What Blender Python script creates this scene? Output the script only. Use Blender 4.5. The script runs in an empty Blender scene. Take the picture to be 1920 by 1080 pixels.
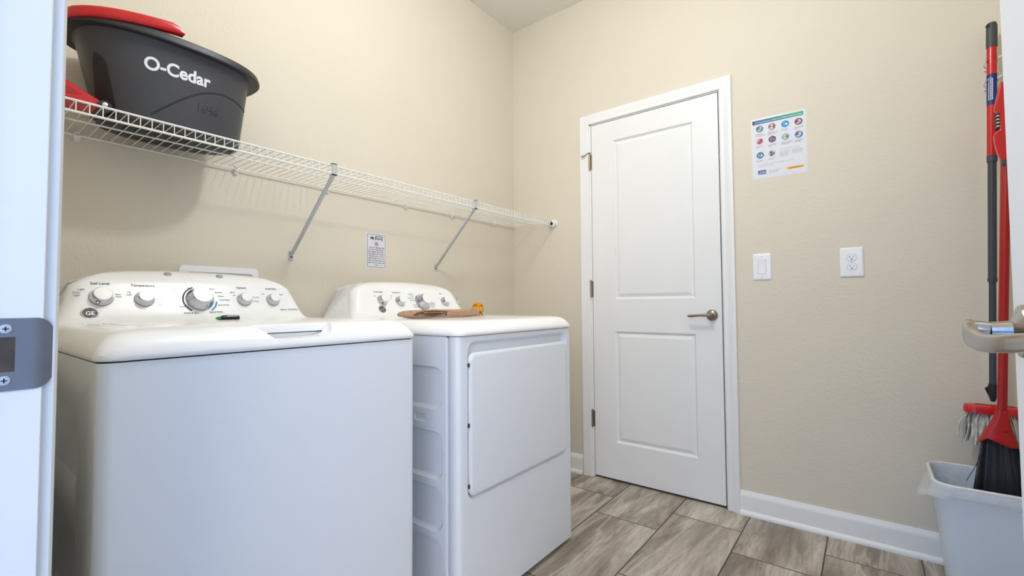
import bpy, bmesh, math, random
from mathutils import Vector, Matrix, noise as mnoise
PI = math.pi
random.seed(7)
S = bpy.context.scene
COL = S.collection

# ---------------------------------------------------------------- camera, world, lights, exposure
cam_d = bpy.data.cameras.new('camera'); cam = bpy.data.objects.new('camera', cam_d); COL.objects.link(cam)
cam_d.sensor_width = 36.0; cam_d.lens = 862.2 / 1920 * 36.0; cam_d.clip_start = 0.02
YAW, PITCH, ROLL = 0.657798, 0.0351466, -0.0063429
fwd = Vector((-math.sin(YAW) * math.cos(PITCH), math.cos(YAW) * math.cos(PITCH), math.sin(PITCH)))
rgt = Vector((math.cos(YAW), math.sin(YAW), 0)); upv = rgt.cross(fwd)
r2 = rgt * math.cos(ROLL) + upv * math.sin(ROLL); u2 = -rgt * math.sin(ROLL) + upv * math.cos(ROLL)
M = Matrix((r2, u2, -fwd)).transposed().to_4x4(); M.translation = (1.84429, -2.41279, 0.992928)
cam.matrix_world = M
S.camera = cam

W = bpy.data.worlds.new('world'); S.world = W; W.use_nodes = True
W.node_tree.nodes['Background'].inputs[0].default_value = (0.235, 0.485, 1.0, 1)
W.node_tree.nodes['Background'].inputs[1].default_value = 2.45

def area(name, loc, target, sx, sy, power, color):
    d = bpy.data.lights.new(name, 'AREA'); d.shape = 'RECTANGLE'; d.size = sx; d.size_y = sy
    d.energy = power; d.color = color
    o = bpy.data.objects.new(name, d); COL.objects.link(o); o.location = loc
    o.rotation_euler = (Vector(target) - Vector(loc)).to_track_quat('-Z', 'Y').to_euler()
    return o
def point(name, loc, rad, power, color):
    d = bpy.data.lights.new(name, 'POINT'); d.shadow_soft_size = rad; d.energy = power; d.color = color
    o = bpy.data.objects.new(name, d); COL.objects.link(o); o.location = loc
    return o
# light of the next room, entering by the open doorway (the blue part is the world's daylight)
area('hall_light', (2.75, -4.3, 1.75), (1.2, -1.6, 0.95), 1.8, 1.7, 50, (1.0, 0.87, 0.71))
# the laundry room's own ceiling lamp
point('ceiling_lamp_light', (1.27, -1.40, 2.58), 0.075, 35.5, (0.93, 0.97, 1.0))

VS = S.view_settings
VS.view_transform = 'Standard'; VS.look = 'None'; VS.gamma = 1.0; VS.use_curve_mapping = False
VS.exposure = 0.0

# ---------------------------------------------------------------- materials
def lin(c):
    return tuple((v / 255 / 12.92) if v / 255 <= 0.04045 else ((v / 255 + 0.055) / 1.055) ** 2.4 for v in c)
def mat(name, rgb, rough=0.5, metal=0.0, bump=0.0, bscale=80.0, var=0.03, vscale=6.0, coat=0.0, spec=0.5, stretch=None, bdist=0.002, detail=3):
    m = bpy.data.materials.new(name); m.use_nodes = True
    nt = m.node_tree; N = nt.nodes; L = nt.links
    p = N['Principled BSDF']; c = lin(rgb)
    tc = N.new('ShaderNodeTexCoord'); mp = N.new('ShaderNodeMapping'); L.new(tc.outputs['Object'], mp.inputs[0])
    if stretch: mp.inputs['Scale'].default_value = stretch
    n1 = N.new('ShaderNodeTexNoise'); n1.inputs['Scale'].default_value = vscale; n1.inputs['Detail'].default_value = detail
    L.new(mp.outputs[0], n1.inputs['Vector'])
    cr = N.new('ShaderNodeValToRGB')
    cr.color_ramp.elements[0].position = 0.3; cr.color_ramp.elements[1].position = 0.7
    cr.color_ramp.elements[0].color = (*[v * (1 - var) for v in c], 1)
    cr.color_ramp.elements[1].color = (*[min(1, v * (1 + var)) for v in c], 1)
    L.new(n1.outputs['Fac'], cr.inputs[0]); L.new(cr.outputs[0], p.inputs['Base Color'])
    p.inputs['Roughness'].default_value = rough; p.inputs['Metallic'].default_value = metal
    p.inputs['Specular IOR Level'].default_value = spec; p.inputs['Coat Weight'].default_value = coat
    if bump:
        n2 = N.new('ShaderNodeTexNoise'); n2.inputs['Scale'].default_value = bscale; n2.inputs['Detail'].default_value = 2
        L.new(mp.outputs[0], n2.inputs['Vector'])
        b = N.new('ShaderNodeBump'); b.inputs['Strength'].default_value = bump; b.inputs['Distance'].default_value = bdist
        L.new(n2.outputs['Fac'], b.inputs['Height']); L.new(b.outputs[0], p.inputs['Normal'])
    return m

WALL = mat('beige_orange_peel_paint', (223, 214, 196), 0.75, bump=0.42, bscale=85, var=0.012, vscale=3)
CEIL = mat('ceiling_paint', (238, 233, 224), 0.85, bump=0.35, bscale=60, var=0.01)
TRIM = mat('white_semigloss_trim', (240, 240, 238), 0.35, var=0.01)
JAMBW = mat('white_trim_dimmed', (222, 222, 219), 0.45, var=0.012)  # trim white darkened to offset excess world light on the near jamb
DOORW = mat('white_door_paint', (238, 238, 236), 0.38, bump=0.04, bscale=200, var=0.01)
ENAMEL = mat('white_enamel', (231, 236, 243), 0.28, var=0.006, coat=0.3, bump=0.012, bscale=220)
PLAST = mat('white_glossy_plastic', (244, 244, 243), 0.22, var=0.006, coat=0.2)
PLATE = mat('white_plate_plastic', (243, 243, 244), 0.3, var=0.006)
SLOT = mat('dark_slot', (25, 24, 24), 0.6, var=0.1)
GAP = mat('gap_shadow_rubber', (60, 60, 62), 0.7, var=0.1)
CHROME = mat('chrome', (196, 197, 202), 0.06, 1.0, var=0.02)
SATIN = mat('satin_nickel', (176, 171, 166), 0.17, 1.0, var=0.03, bump=0.03, bscale=300)
ANTIQ = mat('antique_nickel', (158, 148, 132), 0.28, 1.0, var=0.06)
STEELG = mat('grey_strike_steel', (112, 116, 124), 0.55, 0.35, var=0.05, vscale=20)
DARKHOLE = mat('mortise_wood_hole', (70, 62, 56), 0.8, var=0.3, vscale=40)
SCREW = mat('zinc_screw', (205, 205, 210), 0.35, 0.8, var=0.05)
WIRE = mat('white_epoxy_wire', (236, 236, 232), 0.35, var=0.02)
BRACE = mat('grey_coated_steel_brace', (196, 199, 200), 0.35, 0.3, var=0.02)
BUCK = mat('charcoal_bucket_plastic', (60, 61, 67), 0.42, bump=0.12, bscale=350, var=0.03, bdist=0.0005)
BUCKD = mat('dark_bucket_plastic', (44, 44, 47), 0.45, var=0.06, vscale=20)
BLACK = mat('black_plastic', (24, 24, 26), 0.35, var=0.08)
RED = mat('red_plastic', (196, 14, 22), 0.28, var=0.03, coat=0.2)
REDD = mat('red_broom_plastic', (166, 8, 13), 0.3, var=0.04, coat=0.1)
WHTXT = mat('white_print', (235, 237, 240), 0.5, var=0.01)
INK = mat('dark_print_ink', (62, 64, 70), 0.6, var=0.05)
INKB = mat('black_print_ink', (30, 30, 32), 0.6, var=0.05)
GREYINK = mat('pale_grey_print', (168, 170, 174), 0.6, var=0.05)
MARKER = mat('marker_scrawl', (36, 36, 40), 0.5, var=0.1)
BLUEINK = mat('blue_print', (26, 128, 190), 0.5, var=0.05)
PAPER = mat('white_paper', (224, 224, 230), 0.6, var=0.008)
LAMIN = mat('laminate_film', (222, 226, 226), 0.2, var=0.01)
TOWEL = mat('tan_terry', (196, 158, 128), 0.95, bump=1.0, bscale=260, var=0.2, vscale=150, bdist=0.006)
GOLD = mat('gold_foil_ribbon', (222, 160, 40), 0.3, 0.35, var=0.18, vscale=40)
GREYGRIP = mat('dark_grey_grip', (66, 68, 70), 0.5, var=0.05)
GREYPOLE = mat('charcoal_metal_pole', (70, 72, 80), 0.32, 0.3, var=0.04)
NAVY = mat('navy_label', (28, 40, 112), 0.4, var=0.05)
YARN = mat('grey_cotton_yarn', (196, 192, 182), 0.95, bump=0.8, bscale=300, var=0.18, vscale=60)
BRIST = mat('black_bristles', (38, 40, 46), 0.38, var=0.35, vscale=60, stretch=(8, 8, 0.3))
BIN = mat('white_bin_plastic', (214, 225, 238), 0.4, var=0.01)
CLIPM = mat('pale_clip_plastic', (226, 222, 214), 0.35, var=0.02)
GREENP = mat('green_marker_tip', (30, 150, 62), 0.4, var=0.05)

def floor_mat():
    m = bpy.data.materials.new('travertine_look_tile'); m.use_nodes = True
    nt = m.node_tree; N = nt.nodes; L = nt.links; p = N['Principled BSDF']
    tc = N.new('ShaderNodeTexCoord'); sx = N.new('ShaderNodeSeparateXYZ'); L.new(tc.outputs['Object'], sx.inputs[0])
    def math_(op, a, b):
        n = N.new('ShaderNodeMath'); n.operation = op
        for i, v in enumerate((a, b)):
            if isinstance(v, (int, float)): n.inputs[i].default_value = v
            else: L.new(v, n.inputs[i])
        return n.outputs[0]
    ax = math_('ADD', sx.outputs['Y'], 0.203); ay = math_('SUBTRACT', sx.outputs['X'], 0.195)
    cb = N.new('ShaderNodeCombineXYZ'); L.new(ax, cb.inputs[0]); L.new(ay, cb.inputs[1])
    def brick(mort):
        b = N.new('ShaderNodeTexBrick'); L.new(cb.outputs[0], b.inputs['Vector'])
        b.offset = 0.333; b.offset_frequency = 2; b.squash = 1.0
        b.inputs['Scale'].default_value = 1.0; b.inputs['Brick Width'].default_value = 0.604
        b.inputs['Row Height'].default_value = 0.298; b.inputs['Mortar Size'].default_value = mort
        b.inputs['Mortar Smooth'].default_value = 0.1; b.inputs['Bias'].default_value = 0.0
        b.inputs['Color1'].default_value = (0, 0, 0, 1); b.inputs['Color2'].default_value = (1, 1, 1, 1)
        b.inputs['Mortar'].default_value = (0.5, 0.5, 0.5, 1)
        return b
    b = brick(0.0028)
    rnd = math_('MULTIPLY', b.outputs['Color'], 37.0)
    wv = N.new('ShaderNodeCombineXYZ')
    L.new(math_('ADD', math_('MULTIPLY', sx.outputs['X'], 8.0), rnd), wv.inputs[0])
    L.new(math_('MULTIPLY', sx.outputs['Y'], 1.15), wv.inputs[1]); L.new(rnd, wv.inputs[2])
    n1 = N.new('ShaderNodeTexNoise'); L.new(wv.outputs[0], n1.inputs['Vector'])
    n1.inputs['Scale'].default_value = 1.0; n1.inputs['Detail'].default_value = 9; n1.inputs['Roughness'].default_value = 0.62; n1.inputs['Distortion'].default_value = 0.55
    cr = N.new('ShaderNodeValToRGB'); e = cr.color_ramp.elements
    e[0].position = 0.30; e[0].color = (*lin((112, 101, 90)), 1); e[1].position = 0.68; e[1].color = (*lin((214, 205, 192)), 1)
    a = e.new(0.45); a.color = (*lin((152, 140, 126)), 1); a = e.new(0.55); a.color = (*lin((182, 171, 157)), 1)
    L.new(n1.outputs['Fac'], cr.inputs[0])
    n3 = N.new('ShaderNodeTexNoise'); L.new(wv.outputs[0], n3.inputs['Vector']); n3.inputs['Scale'].default_value = 4.2; n3.inputs['Detail'].default_value = 9; n3.inputs['Roughness'].default_value = 0.7; n3.inputs['Distortion'].default_value = 1.4
    mx = N.new('ShaderNodeMix'); mx.data_type = 'RGBA'; mx.blend_type = 'OVERLAY'; mx.inputs[0].default_value = 0.6
    L.new(cr.outputs[0], mx.inputs[6]); L.new(n3.outputs['Fac'], mx.inputs[7])
    n4 = N.new('ShaderNodeTexNoise'); L.new(wv.outputs[0], n4.inputs['Vector']); n4.inputs['Scale'].default_value = 0.55; n4.inputs['Detail'].default_value = 5; n4.inputs['Distortion'].default_value = 0.9
    vd = math_('ABSOLUTE', math_('SUBTRACT', n4.outputs['Fac'], 0.5), 0)
    vr = N.new('ShaderNodeMapRange'); vr.inputs['From Min'].default_value = 0.0; vr.inputs['From Max'].default_value = 0.022; vr.inputs['To Min'].default_value = 0.55; vr.inputs['To Max'].default_value = 0.0
    L.new(vd, vr.inputs[0])
    mv = N.new('ShaderNodeMix'); mv.data_type = 'RGBA'; L.new(vr.outputs[0], mv.inputs[0]); L.new(mx.outputs[2], mv.inputs[6]); mv.inputs[7].default_value = (*lin((216, 206, 192)), 1)
    vd2 = math_('ABSOLUTE', math_('SUBTRACT', n4.outputs['Fac'], 0.57), 0)
    vr2 = N.new('ShaderNodeMapRange'); vr2.inputs['From Min'].default_value = 0.0; vr2.inputs['From Max'].default_value = 0.016; vr2.inputs['To Min'].default_value = 0.5; vr2.inputs['To Max'].default_value = 0.0
    L.new(vd2, vr2.inputs[0])
    mw = N.new('ShaderNodeMix'); mw.data_type = 'RGBA'; L.new(vr2.outputs[0], mw.inputs[0]); L.new(mv.outputs[2], mw.inputs[6]); mw.inputs[7].default_value = (*lin((112, 98, 84)), 1)
    mt = N.new('ShaderNodeMix'); mt.data_type = 'RGBA'; L.new(b.outputs['Fac'], mt.inputs[0])
    L.new(mw.outputs[2], mt.inputs[6]); mt.inputs[7].default_value = (*lin((70, 57, 46)), 1)
    L.new(mt.outputs[2], p.inputs['Base Color'])
    p.inputs['Roughness'].default_value = 0.42
    bp = N.new('ShaderNodeBump'); bp.inputs['Strength'].default_value = 0.5; bp.inputs['Distance'].default_value = 0.002; bp.invert = True
    L.new(b.outputs['Fac'], bp.inputs['Height']); L.new(bp.outputs[0], p.inputs['Normal'])
    return m
FLOOR = floor_mat()

def liner_mat():
    m = bpy.data.materials.new('clear_bin_liner_film'); m.use_nodes = True
    nt = m.node_tree; N = nt.nodes; L = nt.links; p = N['Principled BSDF']
    p.inputs['Base Color'].default_value = (*lin((236, 238, 240)), 1); p.inputs['Roughness'].default_value = 0.25
    tr = N.new('ShaderNodeBsdfTransparent'); mx = N.new('ShaderNodeMixShader')
    tc = N.new('ShaderNodeTexCoord'); n = N.new('ShaderNodeTexNoise'); n.inputs['Scale'].default_value = 22; n.inputs['Detail'].default_value = 4
    L.new(tc.outputs['Object'], n.inputs['Vector'])
    cr = N.new('ShaderNodeMapRange'); cr.inputs['To Min'].default_value = 0.10; cr.inputs['To Max'].default_value = 0.46
    L.new(n.outputs['Fac'], cr.inputs[0]); L.new(cr.outputs[0], mx.inputs[0])
    L.new(tr.outputs[0], mx.inputs[1]); L.new(p.outputs[0], mx.inputs[2]); L.new(mx.outputs[0], N['Material Output'].inputs[0])
    b = N.new('ShaderNodeBump'); b.inputs['Strength'].default_value = 0.6; b.inputs['Distance'].default_value = 0.004
    L.new(n.outputs['Fac'], b.inputs['Height']); L.new(b.outputs[0], p.inputs['Normal'])
    return m
LINER = liner_mat()
def gradient_mat():
    m = bpy.data.materials.new('blue_to_green_print'); m.use_nodes = True
    nt = m.node_tree; N = nt.nodes; L = nt.links; p = N['Principled BSDF']
    tc = N.new('ShaderNodeTexCoord'); sx = N.new('ShaderNodeSeparateXYZ'); L.new(tc.outputs['Generated'], sx.inputs[0])
    cr = N.new('ShaderNodeValToRGB'); e = cr.color_ramp.elements
    e[0].position = 0.1; e[0].color = (*lin((36, 92, 158)), 1); e[1].position = 0.85; e[1].color = (*lin((58, 164, 128)), 1)
    L.new(sx.outputs['X'], cr.inputs[0]); L.new(cr.outputs[0], p.inputs['Base Color']); p.inputs['Roughness'].default_value = 0.5
    return m
GRAD = gradient_mat()

# ---------------------------------------------------------------- mesh helpers
def quad_frame(d):
    d = d.normalized(); a = Vector((0, 0, 1)) if abs(d.z) < 0.9 else Vector((1, 0, 0))
    u = d.cross(a).normalized(); return u, d.cross(u).normalized()
class MB:
    def __init__(s): s.bm = bmesh.new(); s.mi = 0
    def face(s, vs):
        try: f = s.bm.faces.new(vs); f.material_index = s.mi; return f
        except ValueError: return None
    def box(s, x0, x1, y0, y1, z0, z1):
        v = [s.bm.verts.new((x, y, z)) for x in (x0, x1) for y in (y0, y1) for z in (z0, z1)]
        for q in ((0, 1, 3, 2), (4, 6, 7, 5), (0, 4, 5, 1), (2, 3, 7, 6), (0, 2, 6, 4), (1, 5, 7, 3)): s.face([v[i] for i in q])
        return s
    def loft(s, rings, cap0=True, cap1=True, closed=True):
        R = [[s.bm.verts.new(p) for p in r] for r in rings]; n = len(R[0])
        for a, b in zip(R, R[1:]):
            for i in range(n if closed else n - 1):
                j = (i + 1) % n; s.face([a[i], a[j], b[j], b[i]])
        if closed and cap0: s.face(R[0][::-1])
        if closed and cap1: s.face(R[-1])
        return R
    def prism(s, poly, vec):            # poly: list of 3D points, extruded by vec
        v = Vector(vec); s.loft([[Vector(p) for p in poly], [Vector(p) + v for p in poly]]); return s
    def tube(s, pts, r, n=8, caps=True):
        pts = [Vector(p) for p in pts]; rs = r if isinstance(r, (list, tuple)) else [r] * len(pts)
        rings = []; u = None
        for i, p in enumerate(pts):
            d = (pts[min(i + 1, len(pts) - 1)] - pts[max(i - 1, 0)]).normalized()
            if u is None: u, w = quad_frame(d)
            else:
                u = (u - d * u.dot(d)).normalized(); w = d.cross(u)
            rings.append([p + (u * math.cos(2 * PI * k / n) + w * math.sin(2 * PI * k / n)) * rs[i] for k in range(n)])
        s.loft(rings, caps, caps); return s
    def strip(s, pts, w, t, side):      # flat bar along pts, width along side
        pts = [Vector(p) for p in pts]; side = Vector(side).normalized(); rings = []
        for i, p in enumerate(pts):
            d = (pts[min(i + 1, len(pts) - 1)] - pts[max(i - 1, 0)]).normalized(); nn = d.cross(side).normalized()
            a = side * w / 2; b = nn * t / 2
            rings.append([p - a - b, p + a - b, p + a + b, p - a + b])
        s.loft(rings); return s
    def lathe(s, base, axis, prof, n=24):   # prof: (radius, height along axis)
        base = Vector(base); axis = Vector(axis).normalized(); u, w = quad_frame(axis)
        s.loft([[base + axis * h + (u * math.cos(2 * PI * k / n) + w * math.sin(2 * PI * k / n)) * max(r, 1e-5) for k in range(n)] for r, h in prof]); return s
    def disc(s, c, u, v, ru, rv, n=20):
        c = Vector(c); u = Vector(u); v = Vector(v)
        s.face([s.bm.verts.new(c + u * ru * math.cos(2 * PI * k / n) + v * rv * math.sin(2 * PI * k / n)) for k in range(n)]); return s
    def rect(s, c, u, v, w, h):
        c = Vector(c); u = Vector(u); v = Vector(v)
        s.face([s.bm.verts.new(c + u * a * w / 2 + v * b * h / 2) for a, b in ((-1, -1), (1, -1), (1, 1), (-1, 1))]); return s
    def text(s, body, size, o, u, v, align='LEFT', bold=0.0, fn=None, sx=1.0, res=2):
        cu = bpy.data.curves.new('t', 'FONT'); cu.body = body; cu.size = size; cu.align_x = align; cu.offset = bold; cu.resolution_u = res
        ob = bpy.data.objects.new('t', cu); COL.objects.link(ob)
        dg = bpy.context.evaluated_depsgraph_get(); me = bpy.data.meshes.new_from_object(ob.evaluated_get(dg))
        o = Vector(o); u = Vector(u); v = Vector(v); vs = []
        for q in me.vertices:
            a, b = q.co.x * sx, q.co.y
            vs.append(s.bm.verts.new(fn(a, b) if fn else o + u * a + v * b))
        for f in me.polygons: s.face([vs[i] for i in f.vertices])
        bpy.data.objects.remove(ob); bpy.data.curves.remove(cu); bpy.data.meshes.remove(me)
        return s
def arc(c, r, a0, a1, n, ex=(1, 0, 0), ey=(0, 0, 1)):
    c = Vector(c); ex = Vector(ex); ey = Vector(ey)
    return [c + ex * r * math.cos(a0 + (a1 - a0) * i / n) + ey * r * math.sin(a0 + (a1 - a0) * i / n) for i in range(n + 1)]
def rrect(cx, cy, hx, hy, r, n=6):     # rounded rectangle outline in 2D, counter-clockwise
    out = []
    for sx, sy, a in ((1, 1, 0), (-1, 1, PI / 2), (-1, -1, PI), (1, -1, 1.5 * PI)):
        for k in range(n + 1):
            t = a + PI / 2 * k / n; out.append((cx + sx * (hx - r) + r * math.cos(t), cy + sy * (hy - r) + r * math.sin(t)))
    return out

WL = {}
def obj(name, mb, m, parent=None, bev=0.0, seg=2, smooth=35, label=None, keep=False, stuff=False, subsurf=0):
    bm = mb.bm if isinstance(mb, MB) else mb
    bmesh.ops.remove_doubles(bm, verts=bm.verts, dist=1e-6)
    bmesh.ops.recalc_face_normals(bm, faces=bm.faces)
    me = bpy.data.meshes.new(name)
    if keep: c = Vector((0, 0, 0))
    else:
        xs = [v.co for v in bm.verts]
        lo = Vector([min(q[i] for q in xs) for i in range(3)]); hi = Vector([max(q[i] for q in xs) for i in range(3)]); c = (lo + hi) / 2
        bmesh.ops.translate(bm, verts=bm.verts, vec=-c)
    bm.to_mesh(me); bm.free()
    for mm in (m if isinstance(m, (list, tuple)) else [m]): me.materials.append(mm)
    o = bpy.data.objects.new(name, me); COL.objects.link(o)
    if smooth:
        for p in me.polygons: p.use_smooth = True
        me.set_sharp_from_angle(angle=math.radians(smooth))
    if bev:
        b = o.modifiers.new('bevel', 'BEVEL'); b.width = bev; b.segments = seg; b.limit_method = 'ANGLE'; b.angle_limit = math.radians(40)
        b.harden_normals = False
    if subsurf:
        q = o.modifiers.new('subdivision', 'SUBSURF'); q.levels = subsurf; q.render_levels = subsurf
    WL[o] = c
    if parent: o.parent = parent; o.location = c - WL[parent]
    else: o.location = c
    if label: o['label'] = label
    if stuff: o['kind'] = 'stuff'
    return o
def thing(name, label, cat, loc, group=None):
    o = bpy.data.objects.new(name, None); COL.objects.link(o); o.location = loc; WL[o] = Vector(loc); o.empty_display_size = 0.05
    o['label'] = label; o['category'] = cat
    if group: o['group'] = group
    return o
def tag(o, label, cat, group=None):
    o['label'] = label; o['category'] = cat
    if group: o['group'] = group
    return o
def struct(name, mb, m, label=None, **k):
    o = obj(name, mb, m, None, **k); o['kind'] = 'structure'
    if label: o['label'] = label
    return o
def cut(o, cutters):                    # boolean difference, then baked into the mesh
    cs = []
    for mb in cutters:
        bmesh.ops.recalc_face_normals(mb.bm, faces=mb.bm.faces)
        me = bpy.data.meshes.new('c'); mb.bm.to_mesh(me); mb.bm.free()
        c = bpy.data.objects.new('c', me); COL.objects.link(c); cs.append(c)
        md = o.modifiers.new('b', 'BOOLEAN'); md.operation = 'DIFFERENCE'; md.solver = 'EXACT'; md.object = c
    bpy.context.view_layer.update()
    dg = bpy.context.evaluated_depsgraph_get(); me = bpy.data.meshes.new_from_object(o.evaluated_get(dg))
    old = o.data; o.modifiers.clear(); o.data = me; me.name = old.name
    if len(me.materials) == 0:
        for mm in old.materials: me.materials.append(mm)
    for p in me.polygons: p.use_smooth = True
    me.set_sharp_from_angle(angle=math.radians(35))
    for c in cs:
        d = c.data; bpy.data.objects.remove(c); bpy.data.meshes.remove(d)
    return o
X, Y, Z = Vector((1, 0, 0)), Vector((0, 1, 0)), Vector((0, 0, 1))

# ---------------------------------------------------------------- room shell
RW, CH, YF = 2.42, 2.819, -2.335         # right wall, ceiling height, front wall (room face)
struct('floor', MB().box(-0.1, 2.6, -3.6, 0.2, -0.06, 0.0), FLOOR, keep=True)
struct('ceiling', MB().box(-0.1, 2.6, -2.46, 0.2, CH, CH + 0.08), CEIL)
struct('hall_ceiling_blocker', MB().box(-0.6, 4.2, -4.9, -2.46, 2.72, 2.80), CEIL)  # unseen, added to keep part of the world light off the near jamb
struct('wall_left', MB().box(-0.1, 0.0, -2.46, 0.2, 0, CH), WALL)
struct('wall_right', MB().box(RW, RW + 0.1, -2.46, 0.2, 0, CH), WALL)
DX0, DX1, DZ = 0.579, 1.279, 2.040       # far door leaf
wb = MB(); wb.box(0, DX0 - 0.02, 0, 0.1, 0, CH); wb.box(DX1 + 0.02, RW, 0, 0.1, 0, CH); wb.box(DX0 - 0.02, DX1 + 0.02, 0, 0.1, DZ + 0.022, CH)
struct('wall_back', wb, WALL)
struct('door_gap_backing', MB().box(DX0 - 0.1, DX1 + 0.1, 0.1, 0.15, 0, DZ + 0.1), GAP)  # dark backing added behind the far door to keep world light out
JX0, JX1 = 1.195, 1.990                  # doorway the camera stands in
wf = MB(); wf.box(0, JX0 - 0.02, -2.455, YF, 0, CH); wf.box(JX1 + 0.02, RW, -2.455, YF, 0, CH); wf.box(JX0 - 0.02, JX1 + 0.02, -2.455, YF, 2.07, CH)
struct('wall_front', wf, WALL)

def base_profile(t=0.0):                 # (distance from wall, height): board, top bead and quarter-round shoe
    return [(0, 0), (0.026, 0), (0.026, 0.008), (0.024, 0.014), (0.019, 0.019), (0.014, 0.021), (0.014, 0.082), (0.013, 0.092), (0.008, 0.100), (0.006, 0.107), (0, 0.108)]
def baseboard(name, a, b, nrm):
    mb = MB(); a = Vector(a); b = Vector(b); nrm = Vector(nrm)
    mb.loft([[p + nrm * d + Z * h for d, h in base_profile()] for p in (a, b)])
    return struct(name, mb, TRIM, smooth=50)
baseboard('baseboard_back', (1.344, 0, 0), (RW, 0, 0), (0, -1, 0))
baseboard('baseboard_back_left', (0.026, 0, 0), (0.506, 0, 0), (0, -1, 0))
baseboard('baseboard_left', (0, YF, 0), (0, 0, 0), (1, 0, 0))
baseboard('baseboard_right', (RW, YF, 0), (RW, -0.026, 0), (-1, 0, 0))

def casing_loft(path, nrm, name):
    # path: list of (inner point, outward dir scale) pairs swept with a colonial profile
    prof = [(0.0, 0.0), (0.0, 0.009), (0.004, 0.012), (0.012, 0.0125), (0.020, 0.0105), (0.026, 0.0125), (0.040, 0.0165), (0.050, 0.018), (0.055, 0.0165), (0.057, 0.012), (0.057, 0.0)]
    mb = MB(); nrm = Vector(nrm)
    mb.loft([[Vector(p) + Vector(o) * a + nrm * d for a, d in prof] for p, o in path])
    return struct(name, mb, TRIM, smooth=50)
ci0, ci1, ciz = DX0 - 0.014, DX1 + 0.009, DZ + 0.010
casing_loft([((ci0, 0, 0), (-1, 0, 0)), ((ci0, 0, ciz), (-1, 0, 1)), ((ci1, 0, ciz), (1, 0, 1)), ((ci1, 0, 0), (1, 0, 0))], (0, -1, 0), 'trim_1')
# frame jambs of the far door
fj = MB(); fj.box(DX0 - 0.02, DX0 - 0.004, 0, 0.1, 0, DZ + 0.02); fj.box(DX1 + 0.0055, DX1 + 0.02, 0.0, 0.1, 0, DZ + 0.02); fj.box(DX0 - 0.02, DX1 + 0.02, 0.0, 0.1, DZ + 0.0045, DZ + 0.02)
fj.box(DX0 - 0.004, DX0 + 0.01, 0.040, 0.055, 0, DZ); fj.box(DX1 - 0.01, DX1 + 0.0055, 0.040, 0.055, 0, DZ); fj.box(DX0, DX1, 0.040, 0.055, DZ - 0.01, DZ + 0.005)
struct('trim_2', fj, TRIM)
# near doorway: left jamb, right jamb, head, stop, casing on the room side
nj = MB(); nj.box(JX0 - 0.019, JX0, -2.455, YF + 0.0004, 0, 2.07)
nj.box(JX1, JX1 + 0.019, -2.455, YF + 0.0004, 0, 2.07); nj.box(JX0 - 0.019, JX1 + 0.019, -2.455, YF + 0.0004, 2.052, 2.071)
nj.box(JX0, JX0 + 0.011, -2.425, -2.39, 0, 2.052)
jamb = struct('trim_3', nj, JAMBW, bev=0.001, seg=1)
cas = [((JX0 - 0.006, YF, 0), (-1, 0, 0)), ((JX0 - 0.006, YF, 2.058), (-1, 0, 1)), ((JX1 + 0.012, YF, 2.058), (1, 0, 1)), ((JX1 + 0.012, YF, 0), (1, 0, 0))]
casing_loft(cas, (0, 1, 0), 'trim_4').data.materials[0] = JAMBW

# strike plate on the left jamb
def strike():
    xs = JX0 + 0.0015; zc = 0.948
    # flat plate outline in (y, z) with the rounded lip that wraps the jamb edge
    mb = MB()
    y0, y1 = -2.405, -2.343
    prof = [(y0, 0), (y1, 0), (y1 + 0.006, -0.0008), (y1 + 0.011, -0.003), (y1 + 0.0155, -0.0065), (y1 + 0.018, -0.0105)]
    def hh(y): 
        if y <= y1 + 0.003: return 0.0345
        t = (y - y1 - 0.003) / 0.015
        return 0.0345 * (0.42 + 0.58 * math.sqrt(max(0, 1 - t * t)))
    # plate around the latch hole: built as four pieces
    hy0, hy1, hz = -2.384, -2.3540, 0.0165
    def slab(a, b, z0, z1): mb.box(xs - 0.0015, xs, a, b, z0, z1)
    slab(y0, hy0, zc - 0.0345, zc + 0.0345); slab(hy1, y1, zc - 0.0345, zc + 0.0345)
    slab(hy0, hy1, zc - 0.0345, zc - hz); slab(hy0, hy1, zc + hz, zc + 0.0345)
    # curved lip
    rings = []
    N = 20
    for i in range(N + 1):
        y = y1 + 0.0185 * i / N; t = i / N
        dx = -0.011 * t ** 2.2
        h = hh(y)
        rings.append([Vector((xs + dx, y, zc - h)), Vector((xs + dx, y, zc + h)), Vector((xs + dx - 0.0015, y, zc + h)), Vector((xs + dx - 0.0015, y, zc - h))])
    mb.loft(rings)
    o = obj('strike_plate', mb, STEELG, jamb, label='grey steel strike plate with a latch hole and curved lip')
    h = MB(); h.box(xs - 0.0148, xs - 0.0012, hy0, hy1, zc - hz, zc + hz)
    obj('latch_hole', MB().box(xs - 0.0013, xs - 0.0008, hy0, hy1, zc - hz, zc + hz), DARKHOLE, o)
    for sz in (-1, 1):
        s_ = MB(); s_.lathe((xs, -2.3608, zc + sz * 0.0245), X, [(0.0046, 0), (0.0042, 0.0007), (0.002, 0.001), (0, 0.001)], 16)
        sc = obj('screw', s_, SCREW, o)
        c = MB(); c.box(xs + 0.0007, xs + 0.0012, -2.3608 - 0.0022, -2.3608 + 0.0022, zc + sz * 0.0245 - 0.0005, zc + sz * 0.0245 + 0.0005)
        c.box(xs + 0.0007, xs + 0.0012, -2.3608 - 0.0005, -2.3608 + 0.0005, zc + sz * 0.0245 - 0.0022, zc + sz * 0.0245 + 0.0022)
        obj('screw_slot', c, SLOT, o)
    return o
strike()

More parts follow.
